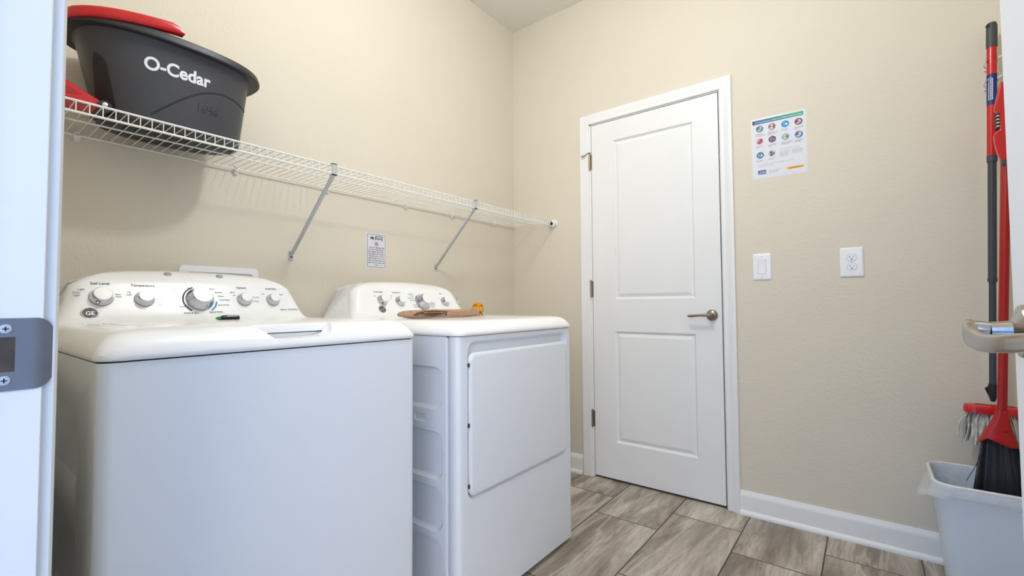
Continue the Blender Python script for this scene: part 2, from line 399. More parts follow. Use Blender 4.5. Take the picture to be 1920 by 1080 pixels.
# ---------------------------------------------------------------- far door
def far_door():
    mb = MB(); mb.box(DX0, DX1, 0.0, 0.035, 0.012, DZ)
    d = obj('door_1', mb, DOORW, None); d['kind'] = 'structure'
    cs = []
    for x0, x1, z0, z1 in ((0.716, 1.154, 1.018, 1.925), (0.713, 1.153, 0.215, 0.836)):
        # moulded sticking: groove ring around a raised field
        c = MB(); rings = []
        for ins, dep in ((-0.002, -0.004), (0.0, 0.001), (0.009, 0.0105), (0.013, 0.0105), (0.030, 0.0035), (0.033, 0.0035)):
            rings.append([Vector((x, dep, z)) for x, z in ((x0 + ins, z0 + ins), (x1 - ins, z0 + ins), (x1 - ins, z1 - ins), (x0 + ins, z1 - ins))])
        c.loft(rings, True, True); cs.append(c)
    # shallow recess down to the raised field, deeper around its rim
    cut_dummy = cut(d, cs)
    d.data.set_sharp_from_angle(angle=math.radians(15))
    # handle
    zc, xc = 0.932, 1.233
    h = MB(); h.lathe((xc, 0.0, zc), -Y, [(0.0275, 0), (0.0275, 0.004), (0.026, 0.008), (0.021, 0.012), (0.012, 0.015), (0.0115, 0.04), (0.0105, 0.052), (0.006, 0.056), (0, 0.056)], 32)
    hn = obj('door_handle', h, ANTIQ, d, label='antique nickel lever handle on round rose')
    l = MB(); pts = [(xc + 0.004, -0.048, zc), (xc - 0.015, -0.050, zc + 0.001), (xc - 0.04, -0.052, zc + 0.0005), (xc - 0.07, -0.051, zc - 0.002), (xc - 0.09, -0.047, zc - 0.004), (xc - 0.104, -0.041, zc - 0.004)]
    l.tube(pts, [0.0085, 0.0075, 0.006, 0.0065, 0.0075, 0.006], 12)
    obj('lever', l, ANTIQ, hn)
    # hinges
    for k, z in enumerate((1.826, 1.078, 0.331)):
        xh = DX0 - 0.0145
        g = MB(); g.tube([(xh + 0.003, -0.006, z - 0.047), (xh + 0.003, -0.006, z + 0.047)], 0.0062, 12)
        g.lathe((xh + 0.003, -0.006, z + 0.047), Z, [(0.005, 0), (0.0055, 0.003), (0.003, 0.006), (0, 0.006)], 12)
        g.box(xh + 0.003, DX0 + 0.003, -0.002, 0.0005, z - 0.045, z + 0.045)
        hg = obj('hinge', g, ANTIQ, d)
        if k == 0:
            s = MB(); s.tube([(xh + 0.003, -0.006, z + 0.054), (xh - 0.010, -0.016, z + 0.050), (xh - 0.022, -0.026, z + 0.036)], 0.0028, 8)
            s.lathe((xh - 0.022, -0.026, z + 0.036), Vector((-1, -0.4, 0)), [(0.003, 0), (0.006, 0.004), (0.006, 0.012), (0.003, 0.016), (0, 0.016)], 12)
            s.tube([(xh + 0.003, -0.006, z + 0.054), (xh + 0.003, -0.006, z + 0.058)], 0.0075, 12)
            obj('hinge_pin_stop', s, ANTIQ, hg)
    sw = MB(); sw.box(DX0 + 0.004, DX1 - 0.004, 0.006, 0.03, 0.001, 0.012)
    obj('door_sweep', sw, GAP, d)
    return d
far_door()

# ---------------------------------------------------------------- near door, swung open on the right
def near_door():
    xf = 1.9875; y1 = -1.577; y0 = YF - 0.0
    mb = MB(); mb.box(xf, xf + 0.035, y0, y1, 0.012, 2.045)
    d = obj('door_2', mb, DOORW, None, bev=0.002, seg=2); d['kind'] = 'structure'
    zc, yc = 0.958, -1.640
    h = MB(); h.lathe((xf, yc, zc), -X, [(0.031, 0), (0.031, 0.003), (0.029, 0.007), (0.021, 0.010), (0.0125, 0.013), (0.0115, 0.020), (0.0105, 0.030)], 36)
    hn = obj('door_handle', h, SATIN, d, label='satin nickel lever handle pointing toward the doorway')
    l = MB()
    nk = MB(); nk.tube([(xf - 0.0312, yc, zc + 0.0005), (xf - 0.040, yc, zc + 0.002), (xf - 0.0465, yc, zc + 0.0025)], [0.0098, 0.0096, 0.0092], 28)
    sm = MB(); sm.tube([(xf - 0.0295, yc, zc), (xf - 0.0313, yc, zc)], 0.0092, 24); obj('neck_seam', sm, SLOT, hn)
    obj('lever_neck', nk, SATIN, hn)
    # end block and wavy arm running back toward the hinges
    pts = [(xf - 0.0455, yc + 0.012, zc + 0.001), (xf - 0.0480, yc + 0.002, zc - 0.0005), (xf - 0.0475, yc - 0.012, zc - 0.0065), (xf - 0.0435, yc - 0.035, zc - 0.0120), (xf - 0.0375, yc - 0.062, zc - 0.0115), (xf - 0.0290, yc - 0.090, zc - 0.0085), (xf - 0.0205, yc - 0.112, zc - 0.005), (xf - 0.0140, yc - 0.124, zc - 0.004)]
    rings = []
    wd = [0.0135, 0.0145, 0.0125, 0.0105, 0.0100, 0.0100, 0.0095, 0.007]; th = [0.0055, 0.0062, 0.0058, 0.005, 0.005, 0.005, 0.0045, 0.0035]
    P = [Vector(p) for p in pts]
    for i, p in enumerate(P):
        dd = (P[min(i + 1, len(P) - 1)] - P[max(i - 1, 0)]).normalized(); nn = dd.cross(Z).normalized(); vv = nn.cross(dd)
        rings.append([p + nn * a + vv * b for a, b in rrect(0, 0, th[i], wd[i], min(th[i], wd[i]) * 0.8, 3)])
    l.loft(rings)
    obj('lever', l, SATIN, hn, subsurf=1)
    ed = MB(); ed.box(xf + 0.005, xf + 0.030, y1 - 0.0005, y1 + 0.0012, zc - 0.028, zc + 0.028); ed.box(xf + 0.010, xf + 0.024, y1, y1 + 0.011, zc - 0.009, zc + 0.009)
    obj('latch', ed, SATIN, d)
    h2 = MB(); h2.lathe((xf + 0.035, yc, zc), X, [(0.033, 0), (0.033, 0.003), (0.031, 0.007), (0.022, 0.010), (0.0125, 0.013), (0.0115, 0.020), (0.0105, 0.045), (0, 0.045)], 36)
    h2.tube([(xf + 0.075, yc + 0.008, zc), (xf + 0.078, yc - 0.05, zc - 0.004), (xf + 0.074, yc - 0.11, zc)], 0.008, 10)
    obj('door_handle', h2, SATIN, d)
    for z in (1.83, 1.08, 0.33):
        g = MB(); g.tube([(xf + 0.041, y0 + 0.003, z - 0.045), (xf + 0.041, y0 + 0.003, z + 0.045)], 0.006, 10)
        obj('hinge', g, SATIN, d)
    return d
near_door()

# ---------------------------------------------------------------- washer and dryer
def rr3(x0, x1, y0, y1, r, z, n=6): return [Vector((a, b, z)) for a, b in rrect((x0 + x1) / 2, (y0 + y1) / 2, (x1 - x0) / 2, (y1 - y0) / 2, r, n)]
def top_cover(x0, x1, y0, y1, zb, zt):
    h = zt - zb; mb = MB(); rings = []
    for ins, k in ((0.0, 0.0), (-0.002, 0.06), (-0.002, 0.20), (0.004, 0.42), (0.012, 0.64), (0.022, 0.83), (0.034, 0.945), (0.050, 1.0), (0.075, 1.0)):
        rings.append(rr3(x0 + min(ins, 0.03), x1 - ins, y0 + ins * 1.0, y1 - ins * 1.0, 0.030, zb + h * k))
    mb.loft(rings); return mb
PROF = [(0.290, 0.0), (0.262, 0.004), (0.243, 0.013), (0.228, 0.029), (0.2075, 0.069), (0.187, 0.109), (0.180, 0.121), (0.168, 0.132), (0.145, 0.144), (0.115, 0.152), (0.075, 0.153), (0.042, 0.146), (0.030, 0.130), (0.030, 0.0)]
def width_in(h):                          # how far each end is drawn in at height h
    pts = [(0.0, 0.0), (0.013, 0.010), (0.03, 0.018), (0.07, 0.032), (0.109, 0.044), (0.121, 0.052), (0.132, 0.066), (0.144, 0.092), (0.152, 0.135), (0.16, 0.15)]
    for (a, u), (b, v) in zip(pts, pts[1:]):
        if h <= b: return u + (v - u) * (h - a) / (b - a)
    return pts[-1][1]
def console_mesh(y0, y1, zb, dx=0.0):
    mb = MB(); rings = []; yc = (y0 + y1) / 2; hw = (y1 - y0) / 2; RE = 0.034
    ss = [math.sin(k * PI / 16) for k in range(8, -1, -1)]          # 1 .. 0 across the rounded end
    cols = [(-1, q) for q in ss] + [(-1 + i / 8, 0) for i in range(1, 16)] + [(1, q) for q in ss[::-1]]
    n = len(cols) - 1
    for x, h in PROF:
        w = hw - width_in(h); row = []
        for c, q in cols:
            y = (w - RE * (1 - q)) * c if abs(c) == 1 else c * (w - RE)
            u = y / w; k = 1 - math.sqrt(max(0, 1 - q * q))
            crown = 0.008 * (1 - u * u) * max(0, (h - 0.10) / 0.05) if h > 0.10 else 0
            xx = x - k * min(0.034, max(0.0, (x - 0.03) * 0.4)); zz = h + crown - (k * 0.010 if h > 0.11 else 0)
            row.append(Vector((xx + dx, yc + y, zb + zz)))
        rings.append(row)
    R = mb.loft(rings, False, False, closed=False)
    mb.face([r[0] for r in R]); mb.face([r[-1] for r in R][::-1])
    mb.face(R[-1][::-1] + R[0]) if False else None
    a, b = R[0], R[-1]
    for i in range(n): mb.face([a[i], b[i], b[i + 1], a[i + 1]])
    return mb
FA, FB = Vector((0.228, 0, 0.029)), Vector((0.187, 0, 0.109))     # flat part of the console face
UP = (FB - FA).normalized(); NR = Y.cross(UP).normalized()
def face_pt(y, z, zb, off=0.0):
    t = (z - zb - FA.z) / UP.z
    return Vector((FA.x + UP.x * t, y, z)) + NR * off
def knob(parent, p, rb, rc, h):
    k = MB(); k.lathe(p, NR, [(rb, 0.0), (rb, 0.003), (rb * 0.97, 0.006), (rc * 1.13, h * 0.55), (rc * 1.08, h * 0.86), (rc * 1.0, h * 0.94), (rc * 0.97, h * 0.94)], 40)
    o = obj('knob', k, CHROME, parent)
    c = MB(); c.lathe(p + NR * (h * 0.90), NR, [(rc * 0.985, 0), (rc * 0.985, h * 0.07), (rc * 0.94, h * 0.11), (0, h * 0.115)], 36)
    obj('knob_cap', c, PLAST, o)
    s = MB(); s.lathe(p, NR, [(rb * 1.04, 0), (rb * 1.04, 0.0012), (rb * 0.9, 0.0012)], 36)
    obj('knob_gasket', s, GREYINK, o)
    return o
def badge(parent, p, r):
    b = MB(); b.lathe(p, NR, [(r, 0), (r, 0.002), (r * 0.93, 0.0035), (r * 0.86, 0.0035), (r * 0.82, 0.0022), (0, 0.0022)], 40)
    o = obj('badge', b, CHROME, parent, label='round chrome rimmed black emblem')
    d = MB(); d.lathe(p + NR * 0.0022, NR, [(r * 0.84, 0), (r * 0.84, 0.0006), (0, 0.0006)], 36)
    obj('badge_face', d, BLACK, o)
    t = MB(); q = p + NR * 0.0031
    t.text('GE', r * 0.82, q - UP * r * 0.29, Y, UP, 'CENTER', bold=r * 0.012)
    for a0 in (0.25, 1.82, 3.39, 4.96):
        t.tube([q + Y * r * 0.70 * math.cos(a0 + i * 0.16) + UP * r * 0.70 * math.sin(a0 + i * 0.16) for i in range(7)], r * 0.045, 5)
        c = q + Y * r * 0.60 * math.cos(a0) + UP * r * 0.60 * math.sin(a0)
        t.tube([c + Y * r * 0.12 * math.cos(j) + UP * r * 0.12 * math.sin(j) for j in (0, 1, 2, 3, 4)], r * 0.04, 5)
    obj('badge_monogram', t, CHROME, o)
    return o

def washer():
    y0, y1, zc, zt = -2.224, -1.538, 0.899, 0.951
    w = thing('washing_machine', 'white top-loading washing machine with five chrome-rimmed knobs, nearest the doorway', 'washing machine', (0.44, (y0 + y1) / 2, 0))
    cb = MB(); cb.loft([rr3(0.06, 0.821, y0, y1, 0.022, z) for z in (0.025, zc - 0.003)])
    cab = obj('cabinet', cb, ENAMEL, w)
    cs = []
    for z0, z1 in ((0.66, 0.80), (0.43, 0.58), (0.20, 0.35)):
        for ya, sgn in ((y0, 1), (y1, -1)):
            c = MB(); rings = []
            for dep, ins in ((-0.004, -0.006), (0.005, 0.006)):
                rings.append([Vector((a, ya + sgn * dep, b)) for a, b in rrect(0.40, (z0 + z1) / 2, 0.28 - ins, (z1 - z0) / 2 - ins, 0.03, 5)])
            c.loft(rings); cs.append(c)
    cut(cab, cs)
    obj('seam_gasket', (lambda m: (m.loft([rr3(0.066, 0.817, y0 + 0.004, y1 - 0.004, 0.02, z) for z in (zc - 0.004, zc + 0.001)]), m)[1])(MB()), GAP, w)
    tc = obj('top_cover', top_cover(0.05, 0.823, y0 - 0.002, y1 + 0.002, zc, zt), PLAST, w)
    # scooped finger notch at the front, and the lid well
    c = MB(); yl, yr = -1.990, -1.760; prof = []
    for i in range(13):
        t = i / 12; y = yl + (yr - yl) * t
        e = min(t / 0.30, (1 - t) / 0.22, 1.0); e = e * e * (3 - 2 * e)
        prof.append((y, 0.966 - (0.050 - 0.006 * t) * e))
    c.prism([Vector((0.768, y, z)) for y, z in prof] + [Vector((0.768, yr, 1.0)), Vector((0.768, yl, 1.0))], (0.09, 0, 0))
    c2 = MB(); c2.loft([rr3(0.300, 0.772, y0 + 0.055, y1 - 0.055, 0.04, z) for z in (0.916, 0.99)])
    cut(tc, [c, c2])
    ld = MB(); rings = []
    for ins, z in ((0.004, 0.931), (0.004, 0.945), (0.007, 0.9495), (0.013, 0.9515)):
        rings.append(rr3(0.300 + ins, 0.772 - ins + 0.002, y0 + 0.055 + ins, y1 - 0.055 - ins, 0.038, z))
    ld.loft(rings)
    lid = obj('lid', ld, PLAST, w)
    obj('lid_support', MB().box(0.33, 0.763, -2.15, -1.61, 0.9165, 0.9286), PLAST, w)
    rb = MB()
    for k, (xa, xb) in enumerate(((0.36, 0.40), (0.43, 0.56))): rb.box(xa, xb, y0 + 0.09, y0 + 0.094 + 0.05 * k, 0.9512, 0.9525)
    obj('lid_emboss', rb, PLAST, lid, bev=0.0006)
    zb = 0.943; DIALS = (-2.108, -2.014, -1.876, -1.747, -1.655, -1.590)
    con = obj('control_panel', console_mesh(y0 + 0.012, y1 + 0.002, zb), PLAST, w, smooth=50)
    for y, z, rb_, rc, h in ((-2.108, 1.024, 0.0255, 0.0195, 0.024), (-2.014, 1.020, 0.0235, 0.0175, 0.023), (-1.876, 1.020, 0.0375, 0.0265, 0.034), (-1.747, 1.020, 0.0225, 0.0165, 0.022), (-1.655, 1.019, 0.0215, 0.016, 0.022)):
        knob(con, face_pt(y, z - 0.006, zb, 0.0003), rb_, rc, h)
    badge(con, face_pt(-2.134, 0.975, zb, 0.0002), 0.0185)
    # dial ring: dark graduated arc with a blue stretch
    q = face_pt(-1.876, 1.012, zb, 0.0017)
    for a0, a1, mm, nm in ((1.9, 4.1, INKB, 'dial_arc'), (5.35, 6.15, BLUEINK, 'dial_arc')):
        m_ = MB(); n = 18
        for i in range(n):
            b0 = a0 + (a1 - a0) * (i + 0.06) / n; b1 = a0 + (a1 - a0) * (i + 0.86) / n
            m_.face([m_.bm.verts.new(q + Y * r * math.cos(b) + UP * r * math.sin(b)) for r, b in ((0.0425, b0), (0.0475, b0), (0.0475, b1), (0.0425, b1))])
        obj(nm, m_, mm, con, label='blue arc beside the main dial' if mm is BLUEINK else 'black graduated arc beside the main dial')
    G = {}
    def tx(s, y, z, size, al='CENTER'):
        k = min(DIALS, key=lambda d: abs(d - y - {'RIGHT': 0.022, 'LEFT': -0.022}.get(al, 0)))
        G.setdefault((k, al, s if al == 'CENTER' else ''), MB()).text(s, size, face_pt(y, z, zb, 0.0017), Y, UP, al, bold=size * 0.012)
    tx('Soil Level', -2.108, 1.053, 0.0105); tx('Temperature', -2.014, 1.050, 0.0105); tx('Options', -1.750, 1.050, 0.0095); tx('Load Size', -1.655, 1.049, 0.0095)
    tx('Light', -2.140, 1.037, 0.007, 'RIGHT'); tx('Extra', -2.150, 1.028, 0.007, 'RIGHT'); tx('Light', -2.150, 1.021, 0.007, 'RIGHT'); tx('Extra', -2.078, 1.025, 0.0055, 'LEFT'); tx('Heavy', -2.078, 1.0185, 0.0055, 'LEFT')
    tx('Tap', -2.043, 1.031, 0.006, 'RIGHT'); tx('Cold', -2.043, 1.024, 0.006, 'RIGHT')
    for s, z in (('Warm', 1.012), ('Colors', 1.003), ('Hot', 0.995)): tx(s, -1.985, z, 0.0055, 'LEFT')
    for s, z, d in (('Off', 1.047, 0.026), ('Bulky Items', 1.038, 0.043), ('Delicates', 1.026, 0.050), ('Casuals', 1.013, 0.052), ('Heavy Duty', 1.003, 0.050), ('Whites', 0.990, 0.040)):
        tx(s, -1.874 - d, z, 0.0068, 'RIGHT')
    for s, z, d in (('Rinse', 1.045, 0.030), ('Normal', 1.034, 0.044), ('Colors', 1.022, 0.050), ('Cold Wash', 1.010, 0.053), ('Speed Wash', 0.994, 0.046)):
        tx(s, -1.876 + d, z, 0.0065, 'LEFT')
    tx('Drain & Spin', -1.905, 0.970, 0.0075); tx('Speed Wash', -1.838, 0.972, 0.0075)
    for s, z in (('Fabric', 1.035), ('Off', 1.025)): tx(s, -1.773, z, 0.006, 'RIGHT')
    for s, z in (('Deep Rinse', 1.020), ('2nd Rinse', 1.006)): tx(s, -1.722, z, 0.0048, 'LEFT')
    tx('Small', -1.680, 1.032, 0.0048, 'RIGHT'); tx('Super', -1.630, 1.030, 0.006, 'LEFT')
    tx('Infusor  HydroWave', -1.606, 0.977, 0.0075)
    for g in G.values(): obj('dial_markings', g, INK, con)
    # buttons and status lights in the upper band
    n2 = Vector((0.026, 0, 0.053)).normalized()
    for y, lab in ((-1.945, 0), (-1.803, 1)):
        bm_ = MB(); p = Vector((0.149, y, zb + 0.1445))
        nb = Vector((0.42, 0, 0.9)).normalized()
        bm_.lathe(p, nb, [(0.0105, 0), (0.0105, 0.005), (0.009, 0.0072), (0, 0.0076)], 24)
        obj('push_button', bm_, SCREW if lab == 0 else GREYINK, con)
    t2 = MB(); ub = Vector((-0.9, 0, 0.42)); 
    for i, s in enumerate(('Fill', 'Wash', 'Rinse', 'Spin', 'Lid Lock')):
        t2.text(s, 0.007, Vector((0.136, -1.915 + i * 0.021, zb + 0.1562)), Y, ub, 'CENTER')
        t2.disc(Vector((0.152, -1.915 + i * 0.021, zb + 0.1508)), Y, ub, 0.0016, 0.0016, 10)
    obj('indicator_print', t2, GREYINK, con)
    for x in (0.12, 0.76):
        for y in (y0 + 0.06, y1 - 0.06): f = MB(); f.lathe((x, y, 0), Z, [(0.02, 0), (0.02, 0.012), (0.01, 0.014), (0.01, 0.026)], 16); obj('levelling_foot', f, BLACK, w)
    return w
washer()

def dryer():
    y0, y1, zc, zt = -1.386, -0.700, 0.893, 0.941
    w = thing('clothes_dryer', 'white front-loading clothes dryer beside the far door, a folded towel on its top', 'dryer', (0.44, (y0 + y1) / 2, 0))
    cb = MB(); cb.loft([rr3(0.06, 0.7865, y0 + 0.003, y1 - 0.003, 0.006, z) for z in (0.02, zc - 0.002)])
    cab = obj('cabinet', cb, ENAMEL, w)
    cs = []
    for z0, z1 in ((0.655, 0.792), (0.432, 0.585), (0.268, 0.408), (0.06, 0.246)):
        for ya, sgn in ((y0 + 0.003, 1), (y1 - 0.003, -1)):
            c = MB(); rings = []
            for dep, ins in ((-0.004, -0.003), (0.0140, 0.009)):
                rings.append([Vector((a, ya + sgn * dep, b)) for a, b in rrect(0.45, (z0 + z1) / 2, 0.318 - ins, (z1 - z0) / 2 - ins, 0.038, 6)])
            c.loft(rings); cs.append(c)
    for ya, sgn in ((y0 + 0.003, 1),):
        c = MB(); c.loft([[Vector((a, ya + sgn * dep, b)) for a, b in rrect(0.66, 0.622, 0.03 - ins, 0.013 - ins, 0.012 - ins, 5)] for dep, ins in ((-0.002, -0.002), (0.004, 0.003))]); cs.append(c)
    cut(cab, cs)
    fp = MB(); fp.loft([rr3(0.788, 0.838, y0, y1, 0.020, z) for z in (0.022, zc - 0.002)])
    front = obj('front_panel', fp, ENAMEL, w)
    dy0, dy1, dz0, dz1 = -1.342, -0.742, 0.376, 0.873
    c = MB(); rings = []
    for x, ins in ((0.845, -0.004), (0.834, 0.0), (0.818, 0.012)):
        rings.append([Vector((x, a, b)) for a, b in rrect((dy0 + dy1) / 2, (dz0 + dz1) / 2, (dy1 - dy0) / 2 - ins, (dz1 - dz0) / 2 - ins, 0.034 - ins, 6)])
    c.loft(rings); cut(front, [c])
    d = MB(); rings = []
    ey0, ey1, ez0, ez1 = dy0 + 0.007, dy1 - 0.002, dz0 + 0.007, 0.838
    for x, ins in ((0.8185, 0.003), (0.834, 0.0), (0.8395, 0.002), (0.8425, 0.007), (0.843, 0.012)):
        rings.append([Vector((x, a, b)) for a, b in rrect((ey0 + ey1) / 2, (ez0 + ez1) / 2, (ey1 - ey0) / 2 - ins, (ez1 - ez0) / 2 - ins, 0.028 - ins * 0.5, 6)])
    d.loft(rings)
    dr = obj('door', d, ENAMEL, w)
    for z in (0.80, 0.61, 0.42): obj('door_bumper', MB().box(0.8345, 0.8405, dy0 + 0.0015, dy0 + 0.0065, z - 0.006, z + 0.006), GAP, dr)
    obj('seam_gasket', (lambda m: (m.loft([rr3(0.066, 0.834, y0 + 0.004, y1 - 0.004, 0.018, z) for z in (zc - 0.004, zc + 0.001)]), m)[1])(MB()), GAP, w)
    obj('top_cover', top_cover(0.05, 0.842, y0 - 0.003, y1 + 0.003, zc, zt), PLAST, w)
    zb = 0.938; DIALS = (-1.198, -1.106, -0.972, -0.834, -0.742)
    con = obj('control_panel', console_mesh(y0 + 0.02, y1 + 0.003, zb), PLAST, w, smooth=50)
    for y, z, rb_, rc, h in ((-1.198, 1.019, 0.0225, 0.0165, 0.023), (-1.106, 1.015, 0.0225, 0.0165, 0.023), (-0.972, 1.014, 0.0365, 0.0255, 0.034), (-0.834, 1.014, 0.0225, 0.0165, 0.023)):
        knob(con, face_pt(y, z - 0.006, zb, 0.0003), rb_, rc, h)
    badge(con, face_pt(-1.212, 0.974, zb, 0.0002), 0.0175)
    p = face_pt(-0.742, 1.004, zb, 0.0)
    b = MB(); b.lathe(p, NR, [(0.0115, 0), (0.0115, 0.004), (0.010, 0.006), (0, 0.0064)], 24)
    obj('push_button', b, SCREW, con)
    q = face_pt(-0.972, 1.006, zb, 0.0017)
    for a0, a1, mm in ((2.3, 3.45, BLUEINK), (3.5, 4.6, INKB)):
        m_ = MB(); n = 12
        for i in range(n):
            b0 = a0 + (a1 - a0) * i / n; b1 = a0 + (a1 - a0) * (i + 0.9) / n
            m_.face([m_.bm.verts.new(q + Y * r * math.cos(bb) + UP * r * math.sin(bb)) for r, bb in ((0.0405, b0), (0.0445, b0), (0.0445, b1), (0.0405, b1))])
        obj('dial_arc', m_, mm, con, label='blue arc beside the main dial' if mm is BLUEINK else 'black arc beside the main dial')
    G = {}
    def tx(s, y, z, size, al='CENTER'):
        k = min(DIALS, key=lambda d: abs(d - y - {'RIGHT': 0.022, 'LEFT': -0.022}.get(al, 0)))
        G.setdefault(k, MB()).text(s, size, face_pt(y, z, zb, 0.0017), Y, UP, al, bold=size * 0.012)
    tx('Cycle Signal', -1.206, 1.046, 0.0095); tx('Temperature', -1.112, 1.045, 0.0085); tx('Start', -0.845, 1.044, 0.009); tx('Start', -0.742, 1.020, 0.008)
    tx('Off', -1.227, 1.028, 0.006, 'RIGHT'); tx('High', -1.138, 1.030, 0.006, 'RIGHT'); tx('Low', -1.142, 1.019, 0.006, 'RIGHT'); tx('On', -0.864, 1.020, 0.006, 'RIGHT')
    for s, z, d in (('Sensor Dry', 1.040, 0.045), ('Cottons', 1.031, 0.047), ('Mixed Loads', 1.022, 0.048), ('Easy Care', 1.012, 0.048), ('Delicates', 0.990, 0.044), ('Timed Dry', 0.981, 0.036)): tx(s, -0.972 - d, z, 0.0065, 'RIGHT')
    for s, z, d in (('Optimum', 0.999, 0.045), ('More Dry', 0.990, 0.042), ('Less Dry', 0.981, 0.038)): tx(s, -0.972 + d, z, 0.0065, 'LEFT')
    tx('Dry', -0.972, 0.968, 0.0065)
    for g in G.values(): obj('dial_markings', g, INK, con)
    for x in (0.12, 0.70):
        for y in (y0 + 0.06, y1 - 0.06): f = MB(); f.lathe((x, y, 0), Z, [(0.02, 0), (0.02, 0.012), (0.01, 0.014), (0.01, 0.024)], 16); obj('levelling_foot', f, BLACK, w)
    return w
dryer()

# ---------------------------------------------------------------- wire shelf
def shelf():
    s = thing('wire_shelf', 'long white wire shelf on the left wall carrying the charcoal mop bucket', 'shelf', (0.16, -1.17, 1.5))
    mb = MB(); ya, yb = YF + 0.004, -0.006; zt = 1.503; zl = 1.473
    n = 0
    y = yb - 0.02
    while y > ya + 0.008:
        mb.tube([(0.012, y, zt), (0.300, y, zt), (0.312, y, zt - 0.001), (0.3165, y, zt - 0.006), (0.3165, y, zl)], 0.0013, 6); y -= 0.0254
    for x, z, r in ((0.012, zt - 0.004, 0.0028), (0.160, zt - 0.0042, 0.0028), (0.3135, zt - 0.0008, 0.0031), (0.3165, zl, 0.0033)):
        mb.tube([(x, ya, z), (x, yb, z)], r, 8)
    obj('wire_deck', mb, WIRE, s)
    # diagonal braces: flattened tube, wall foot and top hook
    for yt, yf in ((-1.494, -1.490), (-0.729, -0.702)):
        b = MB(); P0 = Vector((0.314, yt, zl - 0.004)); P1 = Vector((0.012, yf, 1.205))
        d = (P1 - P0)
        pts = [P0 + d * t for t in (0, 0.03, 0.06, 0.5, 0.95, 0.98, 1.0)]
        rings = []; side = Y; dn = d.normalized(); nn = dn.cross(side).normalized(); sd = nn.cross(dn)
        for p, (w, t) in zip(pts, ((0.008, 0.003), (0.008, 0.003), (0.0075, 0.0055), (0.0075, 0.0055), (0.0075, 0.0055), (0.008, 0.0028), (0.008, 0.0025))):
            rings.append([p + sd * a + nn * c for a, c in rrect(0, 0, w, t, t * 0.9, 3)])
        b.loft(rings)
        br = obj('support_brace', b, BRACE, s)
        f = MB(); f.box(0.0, 0.0035, yf - 0.0095, yf + 0.0095, 1.176, 1.216); f.prism([(0.0035, yf - 0.008, 1.212), (0.014, yf - 0.008, 1.2125), (0.014, yf - 0.008, 1.204), (0.0035, yf - 0.008, 1.200)], (0, 0.016, 0))
        ft = obj('wall_foot', f, BRACE, br, bev=0.001)
        sc = MB(); sc.lathe((0.0035, yf, 1.189), X, [(0.0042, 0), (0.0036, 0.0018), (0, 0.0022)], 12); obj('screw', sc, GAP, ft)
        h = MB(); h.box(0.305, 0.3225, yt - 0.010, yt + 0.010, zl - 0.007, zl - 0.0035); h.box(0.3205, 0.3225, yt - 0.010, yt + 0.010, zl - 0.007, zt + 0.006); h.box(0.306, 0.3225, yt - 0.010, yt + 0.010, zt + 0.003, zt + 0.006)
        obj('brace_hook', h, BRACE, br)
    for y in (-2.136, -1.702, -1.337, -0.907, -0.581, -0.216):
        c = MB(); c.lathe((0.0, y, zt - 0.006), X, [(0.011, 0), (0.011, 0.004), (0.008, 0.008), (0.008, 0.016), (0.005, 0.018), (0, 0.018)], 14); c.box(0.002, 0.018, y - 0.005, y + 0.005, zt - 0.003, zt + 0.006)
        c.box(0.002, 0.010, y - 0.006, y + 0.006, zt - 0.022, zt - 0.006)
        obj('wall_clip', c, WIRE, s)
    e = MB(); e.lathe((0.315, -0.0005, 1.490), -Y, [(0.026, 0), (0.026, 0.004), (0.022, 0.007), (0.021, 0.024), (0.018, 0.026), (0, 0.026)], 20)
    eb = obj('end_bracket', e, WIRE, s)
    e2 = MB(); e2.lathe((0.312, -0.0266, 1.488), -Y, [(0.011, 0), (0.011, 0.0006), (0, 0.0006)], 16); obj('bracket_hole', e2, SLOT, eb)
    return s
shelf()

